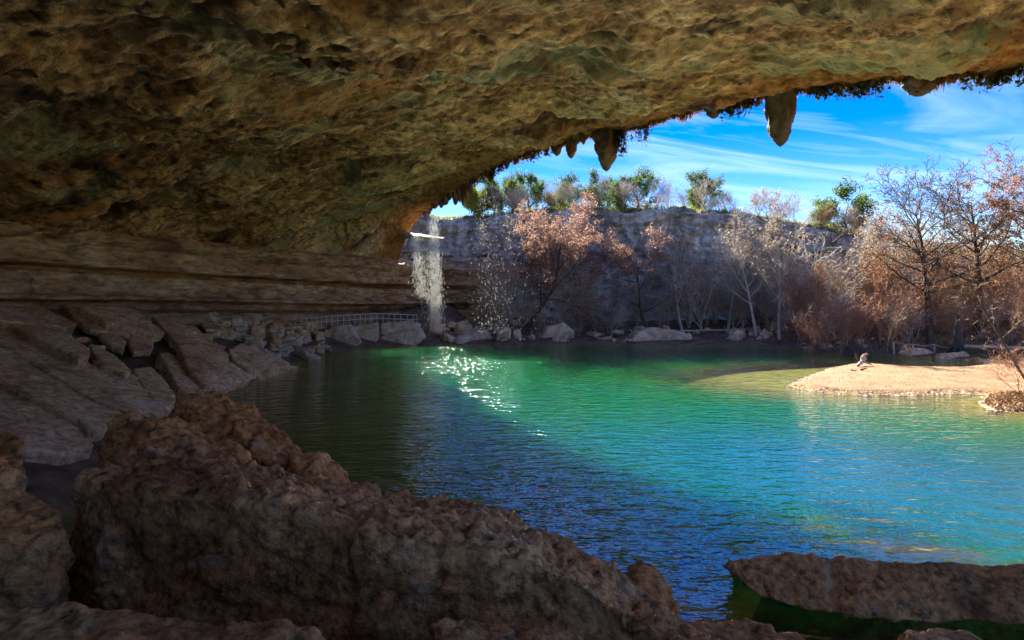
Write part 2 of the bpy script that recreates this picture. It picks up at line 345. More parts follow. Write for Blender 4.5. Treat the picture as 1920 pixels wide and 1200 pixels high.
g = obj('ground', np.stack([X, Y, Z], 1), gridfaces(len(gx), len(gy), True), M['ground'])
wbar = sstep(11, 14, X) * sstep(23, 27, Y) * (1 - sstep(45.5, 48.5, Y + .5 * fbm(np.stack([X, Y, 0 * X], 1), 3)))
wbar = np.maximum(wbar, sstep(27, 30, X) * (1 - sstep(24, 30, Y)))  # unseen right shore, turned to sand to bounce warm light into the cave
attr(g.data, 'sand', wbar); attr(g.data, 'wet', 1 - sstep(-.06, .10, Z)); tag(g, kind='structure')
attr_d = np.maximum(-Z, 0)
keep = (X > -30) & (X < 60) & (Y > -2) & (Y < 70)
w = obj('water', np.stack([X, Y, 0 * Z], 1), gridfaces(len(gx), len(gy), True), M['water'])
attr(w.data, 'depth', attr_d); tag(w, kind='structure')

def gz(x, y): return float(ground_z(x, y)[0])

# ------------------------------------------------------------------ cave roof
LIPZ = 15.0
lip_px = [(1920, 122), (1800, 137), (1700, 147), (1600, 154), (1500, 167), (1400, 187), (1300, 207), (1200, 234), (1130, 251), (1050, 269), (1000, 284), (950, 304), (900, 329), (860, 352), (825, 375)]
lip = [P(u, v, (LIPZ - CH) * F / (HV - v)) for u, v in lip_px] + [P(795, 398, 65.5), P(770, 428, 66.5), P(752, 470, 67), P(742, 505, 67.5)]
lip = [np.array(q_, float) for q_ in ((0, -24, 15.2), (.5, -10, 15.2), (3, 3.5, 15.2), (10.5, 11.5, 15.1), (19, 17.2, 15.0))] + lip  # unseen part of the lip, swung back so skylight reaches the rocks
lip = np.array(lip)
wallk = [(-9, -18, 8.7), (-14, -13.5, 8.7), (-20, -8, 8.7), (-24, -3, 8.8), (-26, 1, 8.8), (-28, 5, 8.85), (-29.5, 9, 8.87), (-30.5, 13, 8.9), (-31.2, 16.5, 8.9), (-31.7, 20, 8.9), (-32, 23, 8.9), (-31.9, 26.5, 8.88), (-31.5, 30, 8.85), (-30.8, 33.5, 8.8), (-30, 37, 8.74), (-28.8, 41, 8.67), (-27, 45, 8.57), (-25, 49, 8.45), (-22.8, 53, 8.33), (-20.5, 56.5, 8.2), (-18.5, 59.5, 8.13), (-17, 62, 8.08), (-16, 64, 8.05), (-15, 66, 8.02)]
wallk = np.array(wallk, float)
def resample(pts, n):
    pts = np.asarray(pts, float); t_ = np.linspace(0, len(pts) - 1, n); i = np.minimum(t_.astype(int), len(pts) - 2); f = (t_ - i)[:, None]
    p0 = pts[np.maximum(i - 1, 0)]; p1 = pts[i]; p2 = pts[i + 1]; p3 = pts[np.minimum(i + 2, len(pts) - 1)]
    return .5 * (2 * p1 + (p2 - p0) * f + (2 * p0 - 5 * p1 + 4 * p2 - p3) * f ** 2 + (3 * p1 - p0 - 3 * p2 + p3) * f ** 3)
assert len(lip) == len(wallk), (len(lip), len(wallk))
NS, NT = 900, 400
L = resample(lip, NS); Wt = resample(wallk, NS)
tt = np.linspace(0, 1, NT) ** 1.15
V = L[:, None, :] * (1 - tt)[None, :, None] + Wt[:, None, :] * tt[None, :, None]
V[:, :, 2] = L[:, None, 2] + (Wt[:, None, 2] - L[:, None, 2]) * (tt ** 1.9)[None]
dist_lip = np.linalg.norm(V - L[:, None, :], axis=2).ravel()
Vf = V.reshape(-1, 3)
q = Vf * [.8, 1.5, 1.0]
fade = sstep(0, 3.0, dist_lip); fw = np.tile(1 - sstep(.93, 1, tt), NS)
nlow = fbm(Vf * [.10, .13, .1], 3); nmid = fbm(q * .5, 4, .55, True); nhi = fbm(q * 1.6, 3, .55)
pock = sstep(.28, .6, fbm(Vf * [.16, .26, .2] + 40, 3)) 
disp = (.9 * nlow + .20 * (nmid - .4) + .13 * nhi + .8 * pock) 
# flaking beds: quantised steps in the roof
stepn = fbm(Vf * [.12, .22, .1] + 9, 4) * 5; st = np.floor(stepn) + sstep(.75, 1, stepn - np.floor(stepn)); disp = disp + .16 * st
plates = chips(Vf * [.22, .42, .3], 1.0); plates2 = chips(Vf * [.8, 1.4, 1.0] + 5, 1.0); disp = disp + .28 * plates + .15 * plates2
Vf[:, 2] += disp * fade * fw + (.10 * nhi + .1 * nmid) * (1 - fade)
# drip edge: the first half metre curls down
Vf[:, 2] -= .2 * np.exp(-(dist_lip / .7) ** 2)
roof = obj('cave_roof', Vf, gridfaces(NS, NT, True), M['roof'])
attr(roof.data, 'lip', 1 - sstep(.3, 6.5, dist_lip)); tag(roof, kind='structure')
# the rim's outer face and the plateau on top of the overhang
rim = []
for k, (dz, off) in enumerate(((-.35, 0), (.5, .25), (1.2, .1), (1.9, -.4), (2.4, -1.5))):
    nrm = np.stack([np.gradient(L[:, 1]), -np.gradient(L[:, 0]), 0 * L[:, 0]], 1); nrm /= np.linalg.norm(nrm, axis=1)[:, None]
    sgn = -1 if np.mean(np.sum((Wt - L) * nrm, 1)) > 0 else 1
    ring = L + sgn * nrm * off; ring[:, 2] = np.maximum(ring[:, 2] + dz, 0 if k < 4 else 17.3) ; rim.append(ring)
rim[0] = Vf.reshape(NS, NT, 3)[:, 0, :].copy()
back = np.array([[75, -300, 17.6]]); 
ring = rim[-1].copy(); ring = ring + (Wt - L) * .6; ring[:, 2] = 17.6; rim.append(ring)
ring = Wt + (Wt - L) / np.linalg.norm(Wt - L, axis=1)[:, None] * 200; ring[:, 2] = 18; rim.append(ring)
RV = np.stack(rim, 1)
RV[:, 1:, 2] += .3 * fbm(RV[:, 1:].reshape(-1, 3) * .4, 3).reshape(NS, -1) * np.where(np.arange(1, RV.shape[1]) < 5, 1, 3)[None]
o = obj('plateau', RV.reshape(-1, 3), gridfaces(NS, RV.shape[1]), M['ground'], smooth=False)
attr(o.data, 'sand', np.zeros(len(RV.reshape(-1, 3)))); attr(o.data, 'wet', np.zeros(len(RV.reshape(-1, 3)))); tag(o, kind='structure')

# ------------------------------------------------------------------ cave back wall and far cliff (one profile each, swept along the rim of the pool)
def sweep(name, curve, ns, prof_fn, zs, mat, dispfn):
    """curve: xy rows + per-row params; prof_fn(z, s) -> outward offset towards the pool"""
    C = resample(curve, ns); tx = np.gradient(C[:, 0]); ty = np.gradient(C[:, 1]); ln = np.hypot(tx, ty)
    nx, ny = ty / ln, -tx / ln                           # towards the pool for a curve walked with the pool on the right
    VV = np.zeros((ns, len(zs), 3))
    for j, zz in enumerate(zs):
        zr, off = prof_fn(zz, C)
        VV[:, j, 0] = C[:, 0] + nx * off; VV[:, j, 1] = C[:, 1] + ny * off; VV[:, j, 2] = zr
    VV = VV.reshape(-1, 3); d = dispfn(VV)
    VV[:, 0] += np.repeat(nx, len(zs)) * d; VV[:, 1] += np.repeat(ny, len(zs)) * d
    o = obj(name, VV, gridfaces(ns, len(zs)), mat); tag(o, kind='structure'); return o, C, VV.reshape(ns, len(zs), 3)
# profile of the cave wall, heights 0..1 from base to roof
pz = np.array([-.6, -.05, .0, .06, .15, .19, .20, .25, .28, .45, .55, .56, .575, .64, .655, .70, .80,   .92, 1.0, 1.06, 1.16, 1.32])
po = np.array([.8, .7, .3, -1.2, -1.3, -.9, .55, .5, -.1, .2, .15, -.2, -1.9, -1.9, 1.0, 1.15, .9, 1.0, 1.7, 1.9, 1.2, -.8])
zz_w = np.unique(np.concatenate([np.linspace(-.6, 1.32, 100), pz]))
def wallprof(zn, C):
    base = C[:, 2] - 5.0; return base + zn * 5.05, np.interp(zn, pz, po) + 0 * C[:, 0]
def walldisp(p):
    return .4 * fbm(p * [.25, .25, .6], 4) + .22 * fbm(p * [.5, .5, 4.0], 3, .55, True) + .09 * fbm(p * 2.2, 3) + .35 * chips(p * [.35, .35, .9], 1.0)
wcurve = np.vstack([wallk[:], [(-13.5, 69, 8.0), (-12, 72.5, 8.0), (-9.5, 76, 8.0), (-6, 78.5, 8.0), (-1, 78.5, 8.0), (3, 76.5, 8.0)]])
_, WC, _ = sweep('cave_wall', wcurve, 760, wallprof, zz_w, M['wall'], walldisp)
# far cliff
ccurve = np.array([(-30, 66, 16), (-22, 72, 16), (-17, 78, 16), (-12, 81.5, 16), (-6, 82, 16), (-1, 79, 16), (2.5, 75.5, 16), (7, 74, 16), (13, 73.5, 16), (20, 74, 16), (28, 74, 15.6), (36, 74, 14.4), (46, 73, 12), (56, 71, 10), (66, 67, 9.3), (76, 59, 9), (84, 46, 9.5), (92, 30, 12), (97, 10, 16), (98, -20, 16)], float)
cz = np.array([-.15, 0, .1, .2, .3, .36, .42, .47, .52, .60, .68, .72, .78, .84, .87, .90, .94, .97, 1.0])
co = np.array([2.5, 1.8, 1.2, .6, .3, .1, -.5, -.8, -.2, .3, .5, .25, .2, .35, .1, .5, .35, .6, -.1])
zz_c = np.unique(np.concatenate([np.linspace(-.15, 1.0, 110), cz]))
def cliffprof(zn, C):
    wob = .055 * fbm(np.stack([C[:, 0] * .16, C[:, 1] * .16, 0 * C[:, 0]], 1), 4, .6)
    return zn * C[:, 2] * (1 + wob), np.interp(zn + wob, cz, co) + 0 * C[:, 0]
def cliffdisp(p):
    p = p + .8 * np.stack([pnoise(p * .3), pnoise(p * .3 + 50), pnoise(p * .25 + 90)], 1)
    strat = fbm(p * [.22, .22, .9], 4, .6) + 1.6 * fbm(p * [.09, .09, .07], 2); blocks = fbm(p * [.35, .35, .9], 4, .6, True); vert = fbm(p * [.55, .55, .10], 3)
    return .6 * strat + .38 * (blocks - .5) + .55 * vert + .12 * fbm(p * 1.8, 3) + .6 * chips(p * [.28, .28, .5], 1.0) + .25 * chips(p * [.9, .9, 1.3], 1.0)
_, CC, CV = sweep('far_cliff', ccurve, 700, cliffprof, zz_c, M['cliff'], cliffdisp)
top = CV[:, -1, :]; far = np.stack([top, top + np.stack([np.sign(top[:, 0] + .01) * .3, 0 * top[:, 0] + 1.5, 0 * top[:, 0] + .1], 1)], 1)
cdir = np.stack([(CC[:, 0] - 10) / 40, (CC[:, 1] - 40) / 40], 1); cdir /= np.linalg.norm(cdir, axis=1)[:, None]
rings = [top]
for dd_, hh in ((1.5, .25), (5, .6), (12, 1.2), (40, 2), (200, 3), (3000, 4)):
    r = top.copy(); r[:, :2] += cdir * dd_; r[:, 2] = CC[:, 2] + hh + (.35 * fbm(r * .5, 2) if dd_ < 50 else 0); rings.append(r)
RV = np.stack(rings, 1).reshape(-1, 3)
o = obj('far_plateau', RV, gridfaces(700, len(rings)), M['ground']); attr(o.data, 'sand', np.zeros(len(RV)) + .12); attr(o.data, 'wet', np.zeros(len(RV))); tag(o, kind='structure')

# ------------------------------------------------------------------ rocks
_tmp = None
def rock_mesh(name, hulls, voxel, mat, amp=.1, freq=1.2, rough=.35, smooth_it=2, crumble=None, seed=0):
    """union of convex hulls -> voxel surface -> worn by noise"""
    bm = bmesh.new()
    for pts in hulls:
        vs_ = [bm.verts.new(p) for p in pts]
        r = bmesh.ops.convex_hull(bm, input=vs_)
        bmesh.ops.delete(bm, geom=list({e for e in r['geom_interior'] + r['geom_unused'] if isinstance(e, bmesh.types.BMVert)}), context='VERTS')
    bmesh.ops.recalc_face_normals(bm, faces=bm.faces)
    me = bpy.data.meshes.new('tmp'); bm.to_mesh(me); bm.free()
    o = bpy.data.objects.new('tmp', me); COL.objects.link(o)
    md = o.modifiers.new('r', 'REMESH'); md.mode = 'VOXEL'; md.voxel_size = voxel; md.adaptivity = 0
    sm = o.modifiers.new('s', 'SMOOTH'); sm.iterations = smooth_it; sm.factor = .5
    dg = bpy.context.evaluated_depsgraph_get(); ev = o.evaluated_get(dg); m2 = bpy.data.meshes.new_from_object(ev)
    bpy.data.objects.remove(o); bpy.data.meshes.remove(me)
    n = len(m2.vertices); co_ = np.empty(n * 3, np.float32); no = np.empty(n * 3, np.float32)
    m2.vertices.foreach_get('co', co_); m2.vertex_normals.foreach_get('vector', no); co_ = co_.reshape(-1, 3).astype(float); no = no.reshape(-1, 3)
    q_ = co_ + seed * 13.7
    d = amp * fbm(q_ * freq, 3) + amp * rough * .7 * fbm(q_ * freq * 4, 5, .62) - amp * rough * .5 * sstep(.1, .5, fbm(q_ * freq * 3 + 31, 3))
    d = d + .22 * amp * fbm(q_ * [.5, .5, 6.0] + .4 * q_[:, [1, 2, 0]], 3, .6) + .9 * amp * chips(q_, freq * 1.1)
    if crumble is not None: d = d + crumble(co_, no)
    co_ += no * d[:, None]
    m2.vertices.foreach_set('co', co_.astype(np.float32).ravel()); m2.name = name
    m2.polygons.foreach_set('use_smooth', np.ones(len(m2.polygons), bool)); m2.materials.clear(); m2.materials.append(mat); m2.update()
    return m2
def put_rock(name, hulls, voxel, mat, label, cat='boulder', group=None, **kw):
    allp = np.vstack([np.asarray(h) for h in hulls]); c = allp.mean(0); c[2] = allp[:, 2].min()
    me = rock_mesh(name, hulls, voxel, mat, **kw)
    me.transform(__import__('mathutils').Matrix.Translation(Vector(-c)))
    o = link(name, me, None, c); tag(o, label, cat, group); return o
def hull_px(pts, zbot=None, back=0, spread=1.0):
    """pts: (u, v, depth) of the visible skin; the mass goes down to zbot"""
    A = [P(*p) for p in pts]; c = np.mean(A, 0); B = []
    for a in A:
        b = c + (a - c) * spread; b[2] = zbot if zbot is not None else a[2] - 1; B.append(b)
    if back:
        for a in A: B.append(a + [0, back, -abs(back) * .35])
    return A + B
def crumb(scale, a, topz=None):
    def f(co_, no):
        m = sstep(.2, .75, no[:, 2])
        n = fbm(co_ * scale * [1, 1, 1.6], 5, .62); pit = sstep(.15, .6, fbm(co_ * scale * 1.7 + 9, 3, .6))
        ch = chips(co_ * [1, 1, 1.5], scale * .55) + .55 * chips(co_ * [1, 1, 1.5] + 3, scale * 1.3)
        return (.14 + .86 * m) * (a * .35 * n - a * .25 * pit + a * .75 * ch) + .3 * a * (fbm(co_ * scale * .5 + 5, 3, .6))
    return f

# foreground
put_rock('boulder', [
    hull_px([(128, 915, 6.7), (160, 887, 7.0), (300, 867, 7.2), (400, 857, 7.3), (480, 872, 7.4), (430, 893, 5.9), (190, 905, 6.0), (560, 950, 5.6), (640, 906, 7.5), (680, 998, 5.4)], -.4, 0, 1.0),
    hull_px([(480, 872, 7.4), (640, 908, 7.5), (760, 930, 7.6), (905, 938, 7.6), (960, 967, 7.4), (560, 950, 5.6), (680, 998, 5.4), (1000, 1052, 5.2), (1110, 1038, 7.0)], -.4, 0, 1.0),
    hull_px([(905, 938, 7.6), (1050, 1007, 7.2), (1170, 1072, 6.8), (1265, 1152, 6.3), (1345, 1200, 5.8), (1000, 1052, 5.2), (1100, 1105, 5.0), (1290, 1215, 4.7)], -.4, 0, 1.0)],
      .026, M['fore_pale'], 'huge brown boulder with a crumbly pitted top sloping down to the water', amp=.10, freq=.9, crumble=crumb(3.4, .13), seed=1)
put_rock('boulder', [hull_px([(188, 840, 9.0), (197, 795, 9.4), (230, 772, 9.6), (300, 780, 9.8), (380, 805, 9.8), (430, 822, 9.6), (475, 860, 9.2), (300, 850, 8.5), (420, 870, 8.4), (220, 860, 8.6)], -.2)],
    .045, M['fore'], 'rounded brown boulder just behind the left end of the huge boulder', amp=.10, freq=.9, crumble=crumb(2.8, .12), seed=2)
put_rock('boulder', [hull_px([(318, 775, 10.6), (345, 746, 10.9), (395, 733, 11.0), (428, 742, 11.0), (450, 790, 10.2), (350, 790, 10.2), (440, 830, 10.0)], -.2),
    hull_px([(430, 757, 10.8), (470, 752, 11.0), (497, 776, 11.0), (518, 820, 10.8), (560, 846, 10.6), (470, 840, 10.0), (540, 870, 10.0), (440, 800, 10.1)], -.2)],
    .05, M['fore'], 'twin-peaked orange brown boulder at the edge of the dark water', amp=.11, freq=.9, crumble=crumb(2.6, .12), seed=3)
put_rock('boulder', [hull_px([(540, 845, 10.2), (575, 842, 10.4), (612, 850, 10.4), (648, 878, 10.2), (670, 912, 9.8), (600, 880, 9.6), (640, 915, 9.4), (550, 880, 9.5)], -.2)],
    .05, M['fore'], 'low knobbly orange brown boulder between the twin-peaked boulder and the huge boulder', amp=.15, freq=1.1, crumble=crumb(2.0, .1), seed=4)
put_rock('boulder', [hull_px([(-60, 780, 8.2), (-10, 790, 8.2), (28, 810, 8.0), (50, 848, 7.8), (42, 885, 7.5), (10, 905, 7.3), (-60, 890, 7.4)], 1.2)],
    .045, M['fore'], 'small rounded brown boulder at the left edge above the dark gap', amp=.1, freq=1.2, seed=5)
put_rock('boulder', [hull_px([(-80, 860, 6.2), (0, 848, 6.4), (28, 895, 6.2), (60, 958, 5.9), (112, 985, 5.8), (134, 1014, 5.6), (95, 1032, 5.3), (0, 1010, 5.2), (-80, 990, 5.2)], 1.0)],
    .035, M['fore'], 'dark brown rock with a jagged pale snout at the left edge', amp=.12, freq=1.3, crumble=crumb(3, .08), seed=6)
put_rock('boulder', [hull_px([(-120, 1138, 3.9), (0, 1143, 3.9), (150, 1150, 3.9), (300, 1161, 3.9), (450, 1156, 3.9), (600, 1180, 3.8), (740, 1206, 3.6), (-100, 1260, 3.1), (300, 1290, 3.0), (700, 1280, 3.1)], 1.6)],
    .022, M['fore_pale'], 'flat gritty rock along the bottom left edge, nearest the viewer', amp=.06, freq=1.6, crumble=crumb(5, .035), seed=7)
put_rock('boulder', [hull_px([(803, 1172, 4.5), (828, 1150, 4.6), (880, 1147, 4.7), (950, 1161, 4.7), (1050, 1187, 4.6), (1110, 1210, 4.5), (830, 1230, 4.0), (1050, 1260, 3.9)], 1.4)],
    .024, M['fore_pale'], 'low tan rock at the bottom middle edge in front of the huge boulder', amp=.07, freq=1.6, crumble=crumb(4.5, .05), seed=8)
put_rock('boulder', [hull_px([(1160, 1085, 7.6), (1178, 1048, 7.8), (1203, 1036, 7.8), (1228, 1052, 7.8), (1252, 1105, 7.7), (1282, 1170, 7.5), (1180, 1130, 7.2), (1240, 1180, 7.0)], -.5)],
    .035, M['fore'], 'upright thumb-shaped brown rock at the right shoulder of the huge boulder', amp=.08, freq=1.4, seed=9)
put_rock('boulder', [hull_px([(1275, 1172, 5.9), (1300, 1160, 6.1), (1350, 1157, 6.2), (1420, 1170, 6.1), (1505, 1205, 5.8), (1300, 1220, 5.3), (1440, 1240, 5.2)], -.3)],
    .03, M['fore'], 'low dark brown rock at the foot of the huge boulder by the water', amp=.07, freq=1.6, crumble=crumb(4, .05), seed=10)
put_rock('boulder', [hull_px([(1672, 1205, 5.2), (1700, 1180, 5.4), (1750, 1177, 5.5), (1810, 1188, 5.5), (1865, 1210, 5.3), (1700, 1250, 4.8), (1840, 1250, 4.8)], .2)],
    .03, M['fore'], 'small rough rock at the bottom right edge in front of the overhanging slab', amp=.06, freq=1.8, crumble=crumb(4, .04), seed=11)
A = [P(1350, 1057, 9.2), P(1386, 1044, 9.3), P(1445, 1040, 9.3), P(1560, 1043, 9.2), P(1700, 1048, 9.1), P(1925, 1060, 8.9), P(2200, 1075, 8.6),
     P(1392, 1096, 9.0), P(1435, 1124, 8.8), P(1520, 1146, 8.7), P(1660, 1163, 8.5), P(1925, 1168, 8.3), P(2200, 1180, 8.1)]
Bk = [a + [.3, 1.1, -.74] for a in A[1:7]] + [P(1700, 1130, 10.5), P(2150, 1150, 10.3)]
put_rock('rock_slab', [A + Bk, [P(u, v, d) for u, v, d in ((1640, 1150, 9.4), (2200, 1150, 9.0), (1640, 1150, 10.2), (2200, 1150, 10))] + [np.array([6.4, 9.6, -1]), np.array([10, 9.2, -1]), np.array([6.4, 10.1, -1]), np.array([10, 10, -1])]],
    .035, M['fore'], 'long flat brown slab with a pointed end overhanging the water at bottom right', 'rock slab', amp=.07, freq=1.1, crumble=crumb(3, .04), seed=12)

# left slope of fallen slabs: outlines of the upper faces, laid on the debris slope
def on_slope(u, v, lift):
    ds = np.concatenate([np.arange(8, 64, .1)]); x = (u - 960) / F * ds; z = CH + (HV - v) / F * ds
    gzv = ground_z(x, ds) + lift; k = np.argmax(z < gzv)
    return ds[k] if z[k] < gzv[k] else 40.0
def slab(pxs, th, label, lift=.5, mat='slab', voxel=.09, seed=0, name='rock_slab', tilt=None, amp=.055, cat='rock slab', group=None, **kw):
    pts = []
    for k, (u, v) in enumerate(pxs): pts.append(P(u, v, on_slope(u, v, lift)))
    pts = np.array(pts); c = pts.mean(0); U_, S_, Vt = np.linalg.svd(pts - c); n = Vt[2] * (1 if Vt[2][2] > 0 else -1)
    pts = pts - ((pts - c) @ n)[:, None] * n * .7
    low = pts - n * th + (c - pts) * .06
    return put_rock(name, [list(pts) + list(low)], voxel, M[mat], label, cat, group, amp=amp, freq=.8, rough=.45, smooth_it=1, seed=seed + 20, **kw)
SL = [
    ([(-60, 560), (0, 563), (88, 574), (145, 606), (138, 616), (60, 606), (-60, 592)], .9, .9, 'grey brown slab highest on the left slope against the wall'),
    ([(116, 567), (148, 575), (192, 600), (300, 626), (240, 628), (168, 616), (140, 596)], .5, .7, 'narrow slab under the broad top slab of the left slope'),
    ([(148, 571), (205, 573), (255, 581), (312, 622), (286, 630), (200, 604), (168, 590)], .6, 1.1, 'broad smooth slab leaning against the foot of the cave wall'),
    ([(20, 594), (75, 604), (110, 610), (168, 652), (170, 668), (150, 672), (90, 640), (20, 612)], .6, .9, 'long tan slab on the upper left slope with a rounded right end'),
    ([(-60, 600), (0, 603), (60, 622), (150, 672), (250, 722), (310, 765), (308, 778), (232, 771), (170, 742), (90, 688), (0, 632), (-60, 612)], .9, .6, 'very long tilted slab crossing the left slope from edge to boulders'),
    ([(-80, 640), (0, 652), (50, 662), (150, 728), (232, 772), (200, 806), (180, 808), (60, 732), (-80, 680)], .9, .5, 'long tilted slab with orange stains below the very long slab'),
    ([(-80, 700), (0, 716), (55, 742), (150, 800), (178, 838), (120, 850), (40, 842), (-80, 780)], 1.0, .4, 'lowest dark slab of the left slope beside the black gap'),
    ([(170, 652), (195, 652), (232, 676), (247, 694), (238, 704), (190, 684)], .5, .7, 'small tilted slab in the middle of the left slope'),
    ([(172, 668), (226, 688), (276, 716), (300, 742), (330, 762), (328, 774), (300, 770), (232, 722), (178, 690)], .5, .5, 'cracked slab ending beside the twin-peaked boulder'),
    ([(283, 592), (305, 590), (345, 604), (402, 664), (386, 672), (332, 642)], .6, .9, 'steep smooth slab with a dark left edge below the cave wall'),
    ([(345, 606), (366, 612), (432, 662), (428, 678), (404, 668)], .4, .7, 'slender slab lying next to the steep smooth slab'),
    ([(333, 652), (352, 643), (380, 641), (430, 672), (474, 706), (466, 716), (416, 726), (386, 722), (350, 690)], .9, .9, 'large grey slab with a square front end at the water'),
    ([(429, 654), (450, 644), (478, 650), (546, 679), (540, 686), (484, 690), (472, 694), (436, 672)], .8, .8, 'grey block slab behind the square-ended slab at the water'),
    ([(474, 699), (500, 686), (524, 678), (582, 692), (528, 708), (488, 710)], .5, .25, 'flat wedge-shaped rock pointing into the water'),
    ([(298, 660), (316, 660), (350, 682), (388, 732), (360, 746), (330, 720)], .7, .6, 'smooth grey slab sliding towards the twin-peaked boulder'),
    ([(248, 692), (284, 684), (310, 710), (332, 748), (318, 770), (290, 758)], .6, .6, 'blunt slab wedged above the rounded brown boulder'),
    ([(182, 622), (215, 622), (238, 640), (232, 654), (205, 650)], .4, .6, 'small angular block under the broad smooth slab'),
    ([(236, 630), (262, 632), (290, 640), (286, 656), (250, 660)], .4, .6, 'reddish split block in the gap of the left slope'),
    ([(376, 604), (408, 602), (430, 616), (424, 624), (386, 616)], .3, .5, 'flat dark block at the top of the rubble below the wall'),
]
for k, (px, th, lift, lab) in enumerate(SL): slab(px, th, lab, lift, seed=k)
# pale blocks standing at the far left shore
def shore_block(px, depth, label, mat='pale', seed=0, back=2.5, **kw):
    A = []
    for u, v in px:
        p = P(u, v, depth); A.append(p + [0, max(0, p[2]) * .45, 0])
    A = np.array(A); B = A + [-.4, back, -.1]; zb = np.array([[a[0], a[1], -1.0] for a in A[np.argsort(A[:, 2])[:2]]])
    return put_rock('boulder', [list(A) + list(B) + list(zb)], .13, M[mat], label, 'boulder', None, amp=.13, freq=.6, rough=.4, seed=seed + 50, **kw)
shore_block([(600, 654), (604, 620), (618, 614), (651, 611), (676, 642), (646, 652)], 54.5, 'pale cracked block first of the three square blocks at the far shore', seed=1)
shore_block([(655, 613), (702, 606), (708, 640), (684, 646), (678, 641)], 56.5, 'pale square block in the middle of three blocks at the far shore', seed=2)
shore_block([(709, 608), (764, 602), (786, 612), (770, 616), (712, 632)], 59.0, 'long tan block split off by a crack, topmost near the waterfall', seed=3)
shore_block([(711, 634), (760, 620), (788, 616), (797, 634), (748, 647), (712, 648)], 57.5, 'long tan block under the crack at the water left of the waterfall', seed=4)

# rubble: several stone shapes, copied
def stone_shape(seed, flat=.6):
    r = np.random.default_rng(seed); p = r.normal(size=(14, 3)); p /= np.linalg.norm(p, axis=1)[:, None]; p *= [1, .75, flat]; p[:, 2] += flat * .5
    return rock_mesh('stone', [[tuple(a) for a in p]], .16, M['pale'], amp=.1, freq=1.2, rough=.3, smooth_it=1, seed=seed)
shapes = [stone_shape(100 + k, .45 + .08 * k) for k in range(6)]
shapes_s = []
for s in shapes: c = s.copy(); c.materials.clear(); c.materials.append(M['slab']); shapes_s.append(c)
rr = np.random.default_rng(21)
def scatter(n, ufn, vfn, size, label, group, which=shapes, lift=.0, dfn=None):
    for k in range(n):
        u, v = ufn(), vfn(); d = on_slope(u, v, .1) if dfn is None else dfn(u, v); x = (u - 960) / F * d
        o = link('stone', which[k % len(which)], None, (x, d, gz(x, d) - .1 + lift)); s = size * rr.uniform(.5, 1.35)
        o.scale = (s, s * rr.uniform(.7, 1), s * rr.uniform(.6, 1)); o.rotation_euler = (rr.uniform(-.4, .4), rr.uniform(-.2, .5), rr.uniform(0, 6.28)); tag(o, label, 'stone', group)
def band(u0, v0, u1, v1, half):
    st = {}
    def uf(): st['t'] = rr.uniform(0, 1); return u0 + (u1 - u0) * st['t']
    def vf(): return v0 + (v1 - v0) * st['t'] + rr.uniform(-half, half)
    return uf, vf
uf, vf = band(400, 618, 610, 640, 20); scatter(90, uf, vf, .95, 'angular rubble stone on the slope below the railing', 'rubble below the railing', shapes + shapes_s)
uf, vf = band(470, 655, 590, 668, 10); scatter(26, uf, vf, .8, 'angular rubble stone at the waterline of the left slope', 'rubble at the left waterline')
uf, vf = band(250, 605, 420, 650, 14); scatter(22, uf, vf, .7, 'stone wedged between the slabs of the left slope', 'stones between the slabs', shapes_s)
uf, vf = band(150, 640, 260, 720, 10); scatter(10, uf, vf, .6, 'stone wedged between the slabs high on the left', 'stones between the high slabs', shapes_s)
uf, vf = band(800, 632, 990, 634, 14); scatter(48, uf, vf, 1.0, 'grey fallen stone at the far shore near the waterfall', 'fallen stones near the waterfall', dfn=lambda u, v: 58.8 + (645 - v) * .38 + 1)
uf, vf = band(990, 636, 1480, 640, 8); scatter(60, uf, vf, .8, 'fallen stone along the far waterline under the bare trees', 'stones along the far waterline', dfn=lambda u, v: 58.0 + (648 - v) * .4)
uf, vf = band(1500, 655, 1860, 668, 5); scatter(46, uf, vf, .45, 'stone on the bank behind the gravel bar', 'stones on the right bank', dfn=lambda u, v: CH * F / (v - HV) + 1.5)
for k, (px, d, lab, *mt) in enumerate([
    ([(1186, 640), (1200, 622), (1225, 614), (1262, 618), (1300, 628), (1298, 642)], 59.5, 'low pale boulder at the far waterline below the pink trees'),
    ([(1010, 640), (1030, 612), (1062, 606), (1080, 622), (1072, 640)], 61, 'brown boulder beside the dark hollow at the far shore'),
    ([(852, 640), (858, 606), (876, 602), (888, 622), (884, 640)], 61, 'upright grey block just right of the waterfall foot'),
    ([(884, 642), (890, 622), (912, 616), (926, 634), (920, 643)], 60.5, 'slanted grey block second from the waterfall foot'),
    ([(1700, 672), (1712, 658), (1745, 654), (1770, 668)], 47, 'low grey boulder on the right bank beside the old stump', 'slab'),
    ([(1770, 676), (1782, 662), (1815, 660), (1838, 678)], 45, 'rounded grey boulder on the right bank before the pale log', 'slab')]):
    shore_block(px, d, lab, mt[0] if mt else 'pale', seed=20 + k, back=1.0)
# white travertine ledge in the fall
A = [P(761, 436, 65), P(800, 441, 64), P(832, 444, 63.5), P(830, 447, 62.6), P(795, 446, 62.8), P(762, 440, 63.5)]
A[0] += [0, .8, .15]; A[1] += [0, .9, .1]; A[2] += [0, .6, 0]
put_rock('travertine_ledge', [A + [a - [0, -.5, .22] for a in A] + [P(745, 436, 66), P(748, 446, 67)]], .06, M['ledge'], 'bright white travertine ledge jutting out behind the waterfall', 'rock ledge', amp=.06, freq=1.2)

